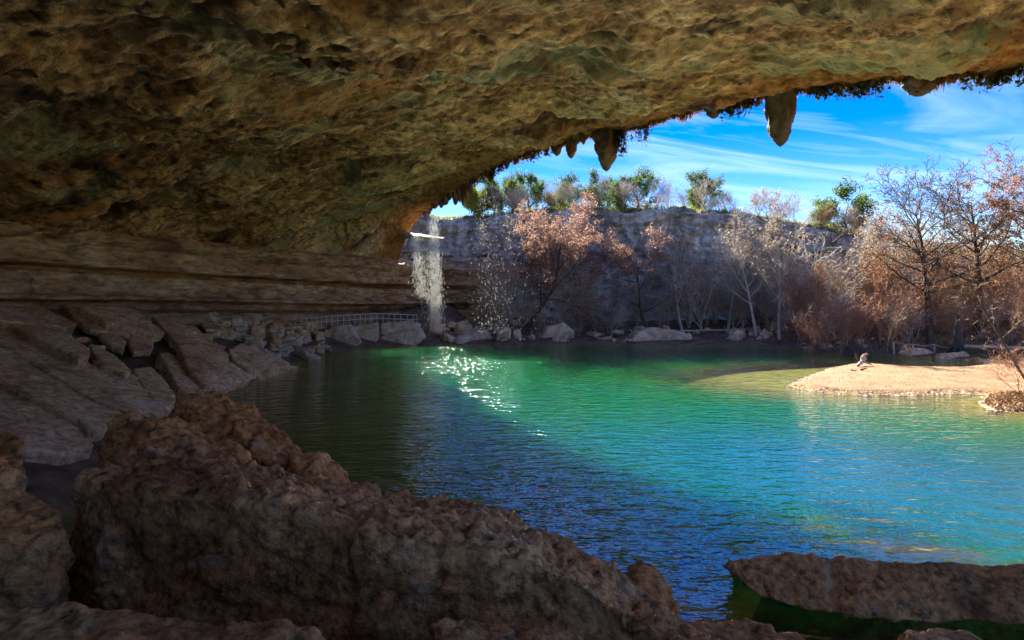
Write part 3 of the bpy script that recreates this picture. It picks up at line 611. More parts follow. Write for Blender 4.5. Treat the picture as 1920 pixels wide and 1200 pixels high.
# ------------------------------------------------------------------ stalactites along the lip
lipL = Vf.reshape(NS, NT, 3)[:, 2, :]
lipu = 960 + lipL[:, 0] / lipL[:, 1] * F
LO = int(NS * 4.55 / 23)
def lip_at(u):
    i = LO + np.argmin(np.abs(lipu[LO:int(NS * .86)] - u)); return lipL[i]
def stalactite(u, v1, wpx, label, blunt=.5, seed=0, group='stalactites hanging from the lip of the cave roof', inset=0.0, cluster=1):
    p = lip_at(u); d = p[1]; c = P(u, v1, d); w_ = 1.12 * wpx / F * d; toph = p[2] + .5; r = np.random.default_rng(seed)
    n, m_ = 28, 30; V_ = []
    for j in range(m_):
        t_ = j / (m_ - 1); z = toph + (c[2] - toph) * t_
        prof = (1 - t_ ** (1.3 + 2.4 * blunt)) ** .7 * (.95 + .12 * (1 - t_))
        for k in range(n):
            a = 6.2832 * k / n; V_.append([c[0] + math.cos(a) * w_ * .5 * prof, d + inset + math.sin(a) * w_ * .45 * prof, z])
    V_ = np.array(V_); ctr = np.array([c[0], d + inset, 0]); nn = V_ - ctr; nn[:, 2] = 0; ln = np.linalg.norm(nn, axis=1)[:, None] + 1e-6
    V_ += nn / ln * np.minimum(ln, w_ * .5) * (.22 * fbm(V_ * [2.6 / w_, 2.6 / w_, 1.6 / w_] + seed * 3.1, 4, .65) + .28 * fbm(V_ * [5 / w_, 5 / w_, .5] + seed, 3, .6) + .03)[:, None]
    fcs = []
    for j in range(m_ - 1):
        for k in range(n): fcs.append([j * n + k, j * n + (k + 1) % n, (j + 1) * n + (k + 1) % n, (j + 1) * n + k])
    o = obj('stalactite', V_, fcs, M['tufa'], origin=(c[0], d + inset, toph)); tag(o, label, 'stalactite', group); return o
for k, (u, v1, w_, b, lab) in enumerate([
    (1463, 276, 46, .9, 'longest bullet-shaped dark stalactite hanging against the blue sky'),
    (1137, 322, 40, .55, 'broad pointed stalactite above the treetops in mid lip'),
    (1044, 293, 19, .8, 'small blunt stalactite, left of the close pair on the lip'),
    (1071, 298, 20, .7, 'small pointed stalactite, right of the close pair on the lip'),
    (1094, 272, 12, .4, 'tiny stalactite between the close pair and the broad pointed one'),
    (1338, 223, 34, .5, 'short reddish stalactite stub left of the longest stalactite'),
    (1724, 181, 46, 1.3, 'chunky square brown stalactite near the right end of the lip'),
    (1784, 156, 36, .6, 'short wide brown stalactite at the right end of the lip'),
    (920, 343, 13, .9, 'thin blunt stalactite nearest the waterfall against the sky'),
    (950, 318, 12, .4, 'tiny tooth-like stalactite left part of the lip'),
    (968, 308, 11, .4, 'tiny tooth-like stalactite beside the bushy left lip'),
]): stalactite(u, v1, w_, lab, b, k + 1)
for k, (u, v1, w_) in enumerate([(868, 386, 9), (861, 378, 10), (852, 382, 12), (843, 376, 11), (834, 384, 13), (825, 388, 10), (815, 392, 12), (806, 396, 9), (797, 408, 14), (788, 400, 9), (874, 374, 8), (880, 362, 8)]):
    stalactite(u, v1, w_, 'stubby tufa drip in the cluster over the waterfall', .9, 40 + k, 'tufa drips over the waterfall', inset=(k % 3) * .5)

rt = np.random.default_rng(77)
for k in range(30):
    u = rt.uniform(880, 1900); p = lip_at(u); v0 = HV - (p[2] - CH) / p[1] * F
    stalactite(u, v0 + rt.uniform(4, 13), rt.uniform(6, 13), 'small crumbly tufa tooth under the lip of the cave roof', .6, 100 + k, 'small tufa teeth along the lip', inset=-rt.uniform(0, .5))
# ------------------------------------------------------------------ plants on the lip
def blades(roots, lens, width, droop, rng_, name, mat, jitter=.35):
    """thin hanging blades, two segments each"""
    n = len(roots); a = rng_.uniform(0, 6.283, n); side = np.stack([np.cos(a), np.sin(a), 0 * a], 1) * (width * rng_.uniform(.6, 1.4, n))[:, None]
    out_ = rng_.normal(size=(n, 3)) * jitter * lens[:, None]; out_[:, 2] = 0
    mid = roots + out_ * .7 + np.stack([0 * a, 0 * a, -lens * .5 * droop], 1); tip = roots + out_ + np.stack([0 * a, 0 * a, -lens * droop], 1)
    V_ = np.stack([roots - side, roots + side, mid + side * .8, mid - side * .8, tip + side * .15, tip - side * .15], 1).reshape(-1, 3)
    b = np.arange(n)[:, None] * 6; fc = np.vstack([b + [0, 1, 2, 3], b + [3, 2, 4, 5]]); return V_, fc
def lip_points(n, u0, u1, rng_, depth_in=.8):
    u = rng_.uniform(u0, u1, n); s = np.array([LO + np.argmin(np.abs(lipu[LO:int(NS * .86)] - q_)) for q_ in u]); t_ = rng_.integers(0, 6, n)
    return Vf.reshape(NS, NT, 3)[s, t_, :] + rng_.normal(size=(n, 3)) * [.12, .12, .03]
r5 = np.random.default_rng(5)
R_ = lip_points(5200, 860, 2050, r5); dens = fbm(R_ * .5, 3); ln = .14 + .65 * np.maximum(0, dens) * r5.uniform(.2, 1, len(R_)); 
V_, fc = blades(R_, ln, .025, 1, r5, 'm', None, .25); o = obj('hanging_moss', V_, fc, M['moss'], smooth=False); tag(o, 'orange brown moss and dead fern fringe along the lip of the cave roof', 'moss', kind='stuff')
def lip_clump(u0, u1, n, length, label, seed, name='hanging_fern'):
    r = np.random.default_rng(seed); R = lip_points(n, u0, u1, r); l_ = .75 * length * r.uniform(.3, 1, n)
    V_, fc = blades(R, l_, .02, 1, r, 'f', None, .22)
    # leaflets along the blades
    m_ = n * 3; i = r.integers(0, n, m_); t_ = r.uniform(.2, 1, m_); c = R[i] - np.stack([0 * t_, 0 * t_, l_[i] * t_], 1) + r.normal(size=(m_, 3)) * .06
    a = r.normal(size=(m_, 3)) * .06; b = r.normal(size=(m_, 3)) * .06; V2 = np.stack([c - a, c + b, c + a, c - b], 1).reshape(-1, 3); f2 = np.arange(m_)[:, None] * 4 + [0, 1, 2, 3] + len(V_)
    o = obj(name, np.vstack([V_, V2]), np.vstack([fc, f2]), M['moss_dark'], smooth=False, origin=R.mean(0)); tag(o, label, 'fern', 'ferns hanging from the lip'); return o
lip_clump(1360, 1425, 70, .9, 'dark fern fringe just left of the longest stalactite', 11)
lip_clump(1520, 1655, 150, .95, 'long dark fern fringe right of the longest stalactite', 12)
lip_clump(1800, 1925, 130, 1.0, 'dark fern fringe at the right end of the lip', 13)
lip_clump(1155, 1172, 60, 2.2, 'fern hanging beside the broad pointed stalactite', 14)
lip_clump(985, 1030, 60, 1.0, 'dark fern fringe left of the close pair of stalactites', 15)
lip_clump(885, 945, 110, .9, 'thick dark fern fringe near the waterfall', 16)
lip_clump(1196, 1218, 26, 1.6, 'wispy bare plant dangling against the sky right of the broad stalactite', 17)

# ------------------------------------------------------------------ trees
class Seg:
    def __init__(s): s.a = []; s.b = []; s.r = []; s.l = []
def grow(rng_, H, R, lean, levels):
    S = Seg(); stack = [(np.zeros(3), np.array([lean[0], lean[1], 1.0]), H, R, 0)]
    while stack:
        p, d, Ln, r, lv = stack.pop(); L_ = levels[lv]; n = L_['seg']; d = d / np.linalg.norm(d); pts = [p]; ds = [d]
        for i in range(n):
            d = d + rng_.normal(size=3) * L_['wig'] + np.array([0, 0, L_['up']]); d = d / np.linalg.norm(d)
            q_ = p + d * Ln / n; r0 = r * (1 - L_.get('taper', .85) * i / n); r1 = r * (1 - L_.get('taper', .85) * (i + 1) / n)
            S.a.append(p); S.b.append(q_); S.r.append((r0, r1)); S.l.append(lv); p = q_; pts.append(p); ds.append(d)
        if lv + 1 < len(levels):
            C = levels[lv + 1]; m_ = rng_.integers(C['n'][0], C['n'][1] + 1); az = rng_.uniform(0, 6.28)
            for k in range(m_):
                t_ = C['start'] + (C['end'] - C['start']) * (k + rng_.uniform(0, 1)) / m_; fi = min(t_, .999) * n; i = int(fi); base = pts[i] + (pts[i + 1] - pts[i]) * (fi - i); dd_ = ds[i + 1]
                az += 2.4 + rng_.normal() * .4; ang = math.radians(rng_.uniform(*C['ang']))
                if 'ang_end' in C: ang += math.radians(C['ang_end']) * t_
                ref = np.array([0, 0, 1.0]) if abs(dd_[2]) < .9 else np.array([1.0, 0, 0]); e1 = np.cross(dd_, ref); e1 /= np.linalg.norm(e1); e2 = np.cross(dd_, e1)
                nd = dd_ * math.cos(ang) + (e1 * math.cos(az) + e2 * math.sin(az)) * math.sin(ang)
                nd[2] *= C.get('flat', 1)
                ln_ = Ln * (C['len'][0] + (C['len'][1] - C['len'][0]) * t_) * rng_.uniform(.75, 1.2)
                rr_ = max(min(r * (1 - .8 * t_) * C.get('rad', .55), r * .8), C.get('rmin', .012))
                stack.append((base, nd, ln_, rr_, lv + 1))
    return np.array(S.a), np.array(S.b), np.array(S.r), np.array(S.l)
def tubes(a, b, r, sides):
    n = len(a); d = b - a; d /= np.linalg.norm(d, axis=1)[:, None] + 1e-9; ref = np.where(np.abs(d[:, 2:3]) < .9, [[0, 0, 1.0]], [[1.0, 0, 0]])
    e1 = np.cross(d, ref); e1 /= np.linalg.norm(e1, axis=1)[:, None]; e2 = np.cross(d, e1); V_ = []
    for (pt, rad) in ((a, r[:, 0]), (b + d * r[:, 1:2] * .3, r[:, 1])):
        for k in range(sides):
            an = 6.2832 * k / sides; V_.append(pt + (e1 * math.cos(an) + e2 * math.sin(an)) * rad[:, None])
    V_ = np.stack(V_, 1).reshape(-1, 3); b0 = np.arange(n)[:, None] * (2 * sides); f = []
    for k in range(sides): f.append(b0 + [k, (k + 1) % sides, sides + (k + 1) % sides, sides + k])
    return V_, np.vstack(f)
def leaves(rng_, pts, size, spread, up=.0):
    n = len(pts); c = pts + rng_.normal(size=(n, 3)) * spread; a = rng_.normal(size=(n, 3)); a /= np.linalg.norm(a, axis=1)[:, None]; h = rng_.normal(size=(n, 3)); h[:, 2] += up
    b = np.cross(a, h); b /= np.linalg.norm(b, axis=1)[:, None]; s = (size * rng_.uniform(.6, 1.4, n))[:, None]; a = a * s; b = b * s * .6
    return np.stack([c - a, c + b, c + a, c - b], 1).reshape(-1, 3), np.arange(n)[:, None] * 4 + [0, 1, 2, 3]
def tree_meshes(seed, H, R, lean, levels, bark, twig, leaf=None, nleaf=0, lsize=.1, lspread=.2, twig_from=2, leaf_from=None, lmask=None, rmin=None):
    r = np.random.default_rng(seed); a, b, rd, lv = grow(r, H, R, lean, levels)
    if rmin: rd = np.maximum(rd, rmin)
    parts = []
    m_ = lv < twig_from; V_, f = tubes(a[m_], b[m_], rd[m_], 6); parts.append(('trunk', mkmesh('trunk', V_, f, M[bark])))
    m_ = ~m_
    Vs, Fs, off = [], [], 0
    if m_.any():
        V_, f = tubes(a[m_], b[m_], rd[m_], 3); parts.append(('branches', mkmesh('branches', V_, f, M[twig])))
    if nleaf:
        k = np.where(lv >= (len(levels) - 1 if leaf_from is None else leaf_from))[0]
        if lmask is not None: k = k[lmask(b[k])]
        i = r.choice(k, nleaf); t_ = r.uniform(0, 1, nleaf)[:, None]; pts = a[i] * (1 - t_) + b[i] * t_
        V_, f = leaves(r, pts, lsize, lspread); parts.append(('crown', mkmesh('crown', V_, f, M[leaf], smooth=False)))
    return parts
def plant(name, parts, loc, label, cat, group=None, rotz=0, scale=1):
    o = empty(name, loc); o.rotation_euler = (0, 0, rotz); o.scale = (scale,) * 3 if np.isscalar(scale) else scale; tag(o, label, cat, group)
    for n_, me in parts:
        c = link(n_, me, o)
        if n_ != 'trunk': c['kind'] = 'stuff'
    return o
def at(u, d, dz=-.1): x = (u - 960) / F * d; return (x, d, gz(x, d) + dz)

OAK = [dict(seg=5, wig=.16, up=.05), dict(n=(9, 11), start=.2, end=1, ang=(35, 80), len=(.85, .5), seg=4, wig=.2, up=.08, rad=.6), dict(n=(5, 6), start=.3, end=1, ang=(25, 60), len=(.5, .4), seg=3, wig=.25, up=.05), dict(n=(4, 5), start=.2, end=1, ang=(25, 70), len=(.55, .4), seg=2, wig=.3, up=.0)]
oaks = [tree_meshes(200 + k, 4.4, .16, (.1 * (k - 1), 0), OAK, 'bark_dark', 'bark_dark', 'leaf_green', 6500, .11, .26, leaf_from=2) for k in range(4)]
limes = [tree_meshes(210 + k, 3.2, .1, (.1, 0), OAK, 'bark_dark', 'bark_dark', 'leaf_lime', 6000, .11, .3, leaf_from=1) for k in range(2)]
greys = [tree_meshes(215 + k, 3.6, .1, (.05, 0), OAK, 'bark_brown', 'bark_brown', 'leaf_pale', 1300, .08, .25, rmin=.016) for k in range(2)]
def ptop(u, d):
    x = (u - 960) / F * d; i = np.argmin(np.hypot(CC[:, 0] - x, CC[:, 1] - d)); return (x, d, CC[i, 2] + .2)
for k, (u, d, kind, i, s, lab) in enumerate([
    (940, 82, 0, 0, 1.0, 'loose green tree on the cliff top nearest the waterfall'), (990, 81, 0, 1, 1.0, 'dark green spreading tree standing free at the left cliff top'),
    (1075, 80, 0, 2, .95, 'broad low green tree above the pink trees'), (1145, 79, 0, 3, 1.0, 'tall rounded green tree in the middle of the cliff top'),
    (1197, 79, 0, 0, 1.0, 'olive green tree with dark limbs right of the tall rounded one'), (1306, 79, 0, 1, .98, 'round-topped green tree alone above the bluish cliff'),
    (1585, 77, 0, 2, 1.25, 'green tree on the cliff top left of the great cypresses'), (1040, 80, 1, 0, .7, 'small yellow green bush tree at the foot of the broad low tree'),
    (890, 84, 1, 0, 1.15, 'bright yellow green tree beside the tufa cluster'), (905, 83, 1, 1, .9, 'second yellow green tree close by the tufa cluster'),
    (1420, 78, 2, 0, .95, 'greyish thin-leaved tree on the cliff top above the pale tree'), (1255, 80, 2, 1, .7, 'low greyish bush between two green cliff-top trees'),
    (1360, 79, 2, 1, .75, 'low bare bush right of the round-topped tree'), (1480, 77, 2, 0, .7, 'low bare bush left of the dead tree'), (1540, 76, 1, 0, .75, 'yellow green bush behind the dead tree'), (1165, 81, 1, 1, .5, 'small yellow bush on the cliff edge in mid picture'),
    (1640, 77, 2, 1, 1.2, 'greyish thin-leaved tree behind the left great cypress'), (965, 80, 2, 1, .6, 'low grey bush on the cliff edge at left')]):
    plant('cliff_top_tree', [oaks, limes, greys][kind][i], ptop(u, d), lab, 'tree', 'trees on the cliff top', rotz=k * 1.3, scale=s)

rb = np.random.default_rng(55)
for k in range(0, 12, 2):
    plant('cliff_top_tree', (oaks + limes + greys)[(0, 4, 1, 6, 2, 5, 3, 0, 7, 1, 2, 3)[k]], ptop(885 + k * 42 + rb.uniform(-10, 10), rb.uniform(84, 90)), 'tree in the hazy back row on the far plateau, ' + ('first second third fourth fifth sixth'.split()[k // 2]) + ' from the left', 'tree', 'back row of the cliff-top trees', k * .9, rb.uniform(.8, 1.1))
PINK = [dict(seg=7, wig=.10, up=.03), dict(n=(9, 10), start=.3, end=1, ang=(30, 75), len=(.7, .4), seg=5, wig=.16, up=.05, rad=.55), dict(n=(6, 8), start=.2, end=1, ang=(25, 65), len=(.5, .35), seg=4, wig=.2, up=.04), dict(n=(4, 6), start=.2, end=1, ang=(25, 70), len=(.5, .35), seg=2, wig=.25, up=0)]
plant('pink_leaved_tree', tree_meshes(301, 12.2, .3, (.5, -.1), PINK, 'bark_dark', 'bark_brown', 'leaf_pink', 20000, .085, .22), at(978, 63.5), 'leaning tree with a wide crown of withered pink leaves', 'tree')
plant('pink_leaved_tree', tree_meshes(302, 9, .22, (-.35, 0), PINK, 'bark_dark', 'bark_brown', 'leaf_pink', 8000, .08, .2), at(1220, 62), 'smaller pink-leaved tree leaning left beside the blue cliff', 'tree')
plant('pink_leaved_tree', tree_meshes(303, 10.5, .2, (.1, 0), PINK, 'bark_brown', 'bark_brown', 'leaf_pink', 8000, .08, .25), at(1090, 66), 'pink-leaved tree standing behind the wide leaning one', 'tree')
plant('pink_leaved_tree', tree_meshes(305, 10, .16, (-.1, 0), PINK, 'bark_brown', 'bark_brown', 'leaf_pale', 2200, .07, .2), at(950, 67), 'thin pale-leaved tree behind the drizzle by the cliff', 'tree')
PALE = [dict(seg=8, wig=.07, up=.04), dict(n=(13, 15), start=.35, end=1, ang=(25, 60), len=(.58, .34), seg=5, wig=.14, up=.10, rad=.5), dict(n=(6, 8), start=.2, end=1, ang=(20, 50), len=(.5, .35), seg=4, wig=.18, up=.08), dict(n=(4, 6), start=.15, end=1, ang=(20, 60), len=(.5, .35), seg=2, wig=.2, up=.05)]
pale = [tree_meshes(320 + k, 10.0, .17, ((-.22, .02), (.04, 0), (.2, 0))[k], PALE, 'bark_pale', 'bark_pale', 'leaf_pale', 2600, .07, .14, rmin=.012) for k in range(3)]
plant('pale_bare_tree', pale[0], at(1418, 60), 'pale-barked bare tree leaning left at the far waterline', 'tree', 'pale bare trees')
plant('pale_bare_tree', pale[1], at(1461, 57.5), 'straight pale-barked bare tree rooted at the water', 'tree', 'pale bare trees', 1.2, .98)
plant('pale_bare_tree', pale[2], at(1280, 64), 'slim pale tree left of the leaning pale tree', 'tree', 'pale bare trees', 2.2, .9)
plant('pale_bare_tree', pale[0], at(1365, 64), 'hazy pale tree behind the leaning pale tree', 'tree', 'pale bare trees', 4.2, .95)
plant('pale_bare_tree', pale[1], at(1625, 60), 'pale bare tree in the thicket between cone-shaped tree and great cypress', 'tree', 'pale bare trees', 2.9, .98)
plant('pale_bare_tree', pale[2], at(1690, 58), 'pale bare tree just left of the left great cypress', 'tree', 'pale bare trees', .4, .85)
# cone-shaped young cypress with upswept branches
CONE = [dict(seg=8, wig=.03, up=.05), dict(n=(44, 46), start=.12, end=1, ang=(48, 62), len=(.42, .05), seg=4, wig=.06, up=.09, rad=.4, rmin=.02), dict(n=(6, 8), start=.2, end=1, ang=(25, 50), len=(.35, .25), seg=2, wig=.15, up=.1, rmin=.013), dict(n=(2, 3), start=.2, end=1, ang=(25, 60), len=(.4, .3), seg=1, wig=.2, up=.1, rmin=.011)]
cone = tree_meshes(340, 7.6, .16, (0, 0), CONE, 'bark_red', 'bark_red', 'leaf_rust', 1100, .05, .08, rmin=.015)
plant('young_cypress', cone, at(1537, 53), 'cone-shaped young cypress with upswept reddish branches at the bank', 'tree')
plant('young_cypress', cone, at(1650, 52), 'slender bare young cypress left of the great cypress trunk', 'tree', None, 1.7, (.75, .75, 1.12))
# great bald cypresses
CYP = [dict(seg=10, wig=.05, up=.05, taper=.9), dict(n=(22, 24), start=.34, end=1, ang=(64, 86), ang_end=-32, len=(.55, .42), seg=7, wig=.13, up=.03, rad=.5), dict(n=(8, 10), start=.2, end=1, ang=(25, 55), len=(.42, .3), seg=4, wig=.18, up=.06, flat=.6, rmin=.025), dict(n=(5, 7), start=.15, end=1, ang=(25, 60), len=(.42, .3), seg=2, wig=.22, up=.06, rmin=.016), dict(n=(2, 3), start=.2, end=1, ang=(20, 60), len=(.5, .4), seg=1, wig=.2, up=.05, rmin=.013)]
low = lambda b: b[:, 2] < 13.5
cyp = [tree_meshes(350 + k, 15.0, .42, (.02, 0), CYP, 'bark_dark', 'bark_dark', 'leaf_rust', 9000, .06, .10, leaf_from=3, rmin=.017, lmask=lambda b: np.random.default_rng(1).uniform(0, 1, len(b)) < np.clip(1.25 - b[:, 2] / 15, .12, 1)) for k in range(2)]
plant('great_cypress', cyp[0], at(1744, 50), 'great bald cypress with flat tiers of bare branches, left of the pair', 'tree', 'great cypresses', 0, .8)
plant('great_cypress', cyp[1], at(1832, 52), 'great bald cypress with the thicker dark trunk, right of the pair', 'tree', 'great cypresses', 1.0, .82)
plant('great_cypress', tree_meshes(361, 14.5, .35, (0, 0), CYP, 'bark_dark', 'bark_red', 'leaf_rust', 16000, .075, .14, leaf_from=3, rmin=.017), at(1985, 48), 'rust-leaved cypress reaching in at the right edge', 'tree', 'great cypresses', 2.0, .88)
# dead twisted tree on the cliff slope
DEAD = [dict(seg=7, wig=.18, up=.02), dict(n=(6, 7), start=.3, end=1, ang=(30, 60), len=(.6, .4), seg=6, wig=.3, up=.08, rad=.6), dict(n=(4, 5), start=.3, end=1, ang=(30, 60), len=(.5, .4), seg=4, wig=.35, up=.1), dict(n=(3, 4), start=.2, end=1, ang=(30, 70), len=(.5, .4), seg=2, wig=.3, up=.1)]
plant('dead_tree', tree_meshes(370, 7.2, .24, (.15, 0), DEAD, 'bark_dark', 'bark_dark', rmin=.02), P(1522, 498, 68), 'dark twisted leafless tree clinging to the cliff', 'tree')
# bare shrubs of the thicket
SHR = [dict(seg=2, wig=.1, up=.0), dict(n=(12, 15), start=.05, end=1, ang=(8, 45), len=(1.5, 1.2), seg=6, wig=.12, up=.05, rad=.7, rmin=.02), dict(n=(6, 8), start=.2, end=1, ang=(20, 50), len=(.5, .3), seg=4, wig=.2, up=.04, rmin=.013), dict(n=(4, 6), start=.15, end=1, ang=(20, 60), len=(.5, .35), seg=2, wig=.25, up=.02, rmin=.010)]
shr = [tree_meshes(400 + k, 2.6, .06, (0, 0), SHR, ('bark_brown', 'bark_red', 'bark_pale')[k % 3], ('bark_brown', 'bark_red', 'bark_pale')[k % 3], ('leaf_pale', 'leaf_rust', 'leaf_pale')[k % 3], (250, 700, 200)[k % 3], .05, .12, rmin=.011, twig_from=1) for k in range(6)]
r6 = np.random.default_rng(6)
ORD = 'first second third fourth fifth sixth seventh eighth ninth tenth eleventh twelfth thirteenth fourteenth fifteenth sixteenth seventeenth eighteenth nineteenth twentieth'.split()
def place(k, n):
    if k == 0: return 'leftmost of its row'
    if k == n - 1: return 'rightmost of its row'
    return (ORD[k] + ' from the left') if k < n / 2 else (ORD[n - 1 - k] + ' from the right')
def thicket(n, u0, u1, d0, d1, s0, s1, label, group, kinds):
    for k in range(n):
        u = u0 + (u1 - u0) * (k + r6.uniform(.1, .9)) / n; d = r6.uniform(d0, d1)
        plant('bare_shrub', shr[kinds[k % len(kinds)]], at(u, d), label + ', ' + place(k, n), 'shrub', group, r6.uniform(0, 6.28), r6.uniform(s0, s1))
thicket(16, 1500, 1960, 48.5, 51.5, .65, 1.0, 'bare reddish shrub in the front row behind the gravel bar', 'front row of the thicket', [1, 0, 4, 2])
thicket(18, 1480, 1960, 53, 58, 1.0, 1.45, 'tall bare shrub deep in the thicket behind the bar', 'deep thicket', [1, 3, 0, 5, 4])
thicket(12, 1480, 1960, 60, 66, 1.2, 1.7, 'tall bare shrub at the foot of the right cliff', 'shrubs under the right cliff', [2, 5, 0])
thicket(30, 880, 1480, 61.5, 68, .6, 1.2, 'bare grey brown shrub along the far shore', 'shrubs along the far shore', [0, 2, 3, 5])
thicket(9, 890, 1480, 66, 71.5, 1.0, 1.6, 'tall bare shrub close under the far cliff', 'brush under the far cliff', [0, 2, 3, 5])
thicket(8, 1280, 1480, 63, 69, 1.0, 1.5, 'tall bare shrub behind the pale bare trees', 'shrubs behind the pale trees', [2, 5, 3])
# scrub hanging over the cliff edge
for k in range(34):
    u = 900 + k * 29 + r6.uniform(-12, 12); d = 75.5 - max(0, u - 1500) * .012; x = (u - 960) / F * d; i = np.argmin(np.hypot(CC[:, 0] - x, CC[:, 1] - d))
    plant('cliff_scrub', shr[(2, 0, 5)[k % 3]], (CC[i, 0], CC[i, 1] + r6.uniform(-.3, 2.0), CC[i, 2] + r6.uniform(-.2, .2) - (r6.uniform(0, 2) if u > 1330 and k % 2 else 0)), 'dry scrub on the edge of the far cliff, ' + place(k, 34), 'shrub', 'scrub on the cliff edge', r6.uniform(0, 6.28), r6.uniform(.5, .85))
# orange leaved bush and green palm-like plant
ob = tree_meshes(430, 2.0, .04, (0, 0), SHR[:3], 'bark_brown', 'bark_brown', 'leaf_orange', 420, .06, .1, twig_from=1)
plant('orange_bush', ob, P(1506, 560, 54.5) + [0, 0, -1.2], 'small bright orange-leaved spray left of the cone-shaped young cypress', 'bush', None, 0, .5)
def palm(seed, n, Ln):
    r = np.random.default_rng(seed); a = r.uniform(0, 6.28, n); e = r.uniform(.1, 1.2, n); dv = np.stack([np.cos(a) * np.cos(e), np.sin(a) * np.cos(e), np.sin(e)], 1); l_ = Ln * r.uniform(.6, 1, n)
    s = np.cross(dv, [0, 0, 1.0]); s /= np.linalg.norm(s, axis=1)[:, None]; s *= .035; mid = dv * (l_ * .6)[:, None]; tip = dv * l_[:, None]; tip[:, 2] -= l_ * .3
    z = np.zeros((n, 3)); z[:, 2] = .1; V_ = np.stack([z - s * .5, z + s * .5, mid + s, mid - s, tip + s * .1, tip - s * .1], 1).reshape(-1, 3); b = np.arange(n)[:, None] * 6
    return mkmesh('leaves', V_, np.vstack([b + [0, 1, 2, 3], b + [3, 2, 4, 5]]), M['leaf_green'], False)
pl = palm(5, 160, 1.5); st = tree_meshes(9, .4, .1, (0, 0), OAK[:1], 'bark_dark', 'bark_dark')
for k, (u, d, s, lab) in enumerate([(1600, 47.5, 1.0, 'bright green palm-like plant on the bank, left of two'), (1628, 47.0, .85, 'bright green palm-like plant on the bank, right of two')]):
    plant('palmetto', st + [('leaves', pl)], at(u, d), lab, 'plant', None, k * 2.1, s)

# ------------------------------------------------------------------ driftwood, logs, fence, stump, leaning sapling
def log(name, p0, p1, r0, r1, mat, label, cat='log', bend=.06, seed=0, knots=3):
    r = np.random.default_rng(seed); p0 = np.asarray(p0, float); p1 = np.asarray(p1, float); n = 10; t_ = np.linspace(0, 1, n + 1)[:, None]; pts = p0 * (1 - t_) + p1 * t_; Ln = np.linalg.norm(p1 - p0)
    pts[1:-1] += r.normal(size=(n - 1, 3)) * bend * Ln * .12; a, b = pts[:-1], pts[1:]; rd = np.stack([r0 + (r1 - r0) * t_[:-1, 0], r0 + (r1 - r0) * t_[1:, 0]], 1)
    for _ in range(knots):
        i = r.integers(2, n); dv = r.normal(size=3); dv[2] = abs(dv[2]); dv /= np.linalg.norm(dv); l_ = Ln * r.uniform(.08, .2); a = np.vstack([a, pts[i]]); b = np.vstack([b, pts[i] + dv * l_]); rd = np.vstack([rd, [r1 * .7, r1 * .25]])
    V_, f = tubes(a, b, rd, 8); o = obj(name, V_, f, M[mat], origin=p0); tag(o, label, cat); return o
def wp(u, v, h=0): x, y = Wp(u, v); return np.array([x, y, max(gz(x, y), 0) + h])
b0 = wp(1612, 692)
o = empty('driftwood', b0); tag(o, 'gnarled pale driftwood root lying on the gravel bar', 'driftwood')
r7 = np.random.default_rng(70)
def dpart(name, pts, r0, r1, mat):
    pts = np.array(pts, float); n = len(pts) - 1; t_ = np.linspace(0, 1, n + 1); rd = np.stack([r0 + (r1 - r0) * t_[:-1], r0 + (r1 - r0) * t_[1:]], 1); V_, f = tubes(pts[:-1], pts[1:], rd, 7); return link(name, mkmesh(name, V_, f, M[mat]), o)
dpart('trunk', [(-.45, -.55, .1), (-.2, -.3, .2), (.05, -.05, .26), (.3, .2, .3), (.5, .3, .5)], .09, .16, 'wood')
dpart('root', [(.1, .1, .25), (-.05, .2, .5), (-.1, .2, .78), (-.18, .25, .95)], .10, .03, 'bark_dark')
dpart('root', [(.3, .2, .3), (.3, .2, .55), (.45, .2, .75), (.68, .25, .78)], .13, .05, 'wood')
dpart('root', [(.3, .2, .3), (.55, .0, .2), (.8, -.1, .08)], .09, .03, 'wood')
dpart('root', [(.4, .25, .4), (.62, .3, .6), (.72, .3, .95)], .08, .03, 'bark_dark')
log('driftwood_stick', wp(1596, 701, .06), wp(1606, 704, .1), .06, .03, 'bark_dark', 'short dark stick on the gravel bar left of the driftwood root', 'driftwood', seed=3)
log('driftwood_stick', wp(1614, 702, .06), wp(1625, 702, .14), .07, .03, 'bark_dark', 'short dark forked stick on the gravel bar below the driftwood root', 'driftwood', seed=4)
log('fallen_log', P(1808, 649, 46), P(1990, 655, 44), .14, .12, 'wood', 'long pale fallen log on the right bank behind the stump', seed=5, bend=.03)
log('fallen_log', P(1889, 722, 30.5), P(1990, 732, 29), .12, .10, 'wood', 'pale broken log at the right edge over the leaf-covered bank', seed=6)
log('fallen_log', P(1275, 620, 61.5), P(1400, 618, 62), .09, .07, 'wood', 'thin pale log lying along the far shore under the pale trees', seed=7, bend=.03)
log('fallen_log', P(1120, 634, 60.5), P(1172, 640, 60), .08, .05, 'wood', 'short pale branch at the far waterline left of the low pale boulder', seed=8)
log('fallen_branch', P(915, 610, 63.5), P(948, 568, 64), .09, .05, 'bark_pale', 'thin white leaning stem at the cliff foot under the drizzle', 'branch', seed=9)
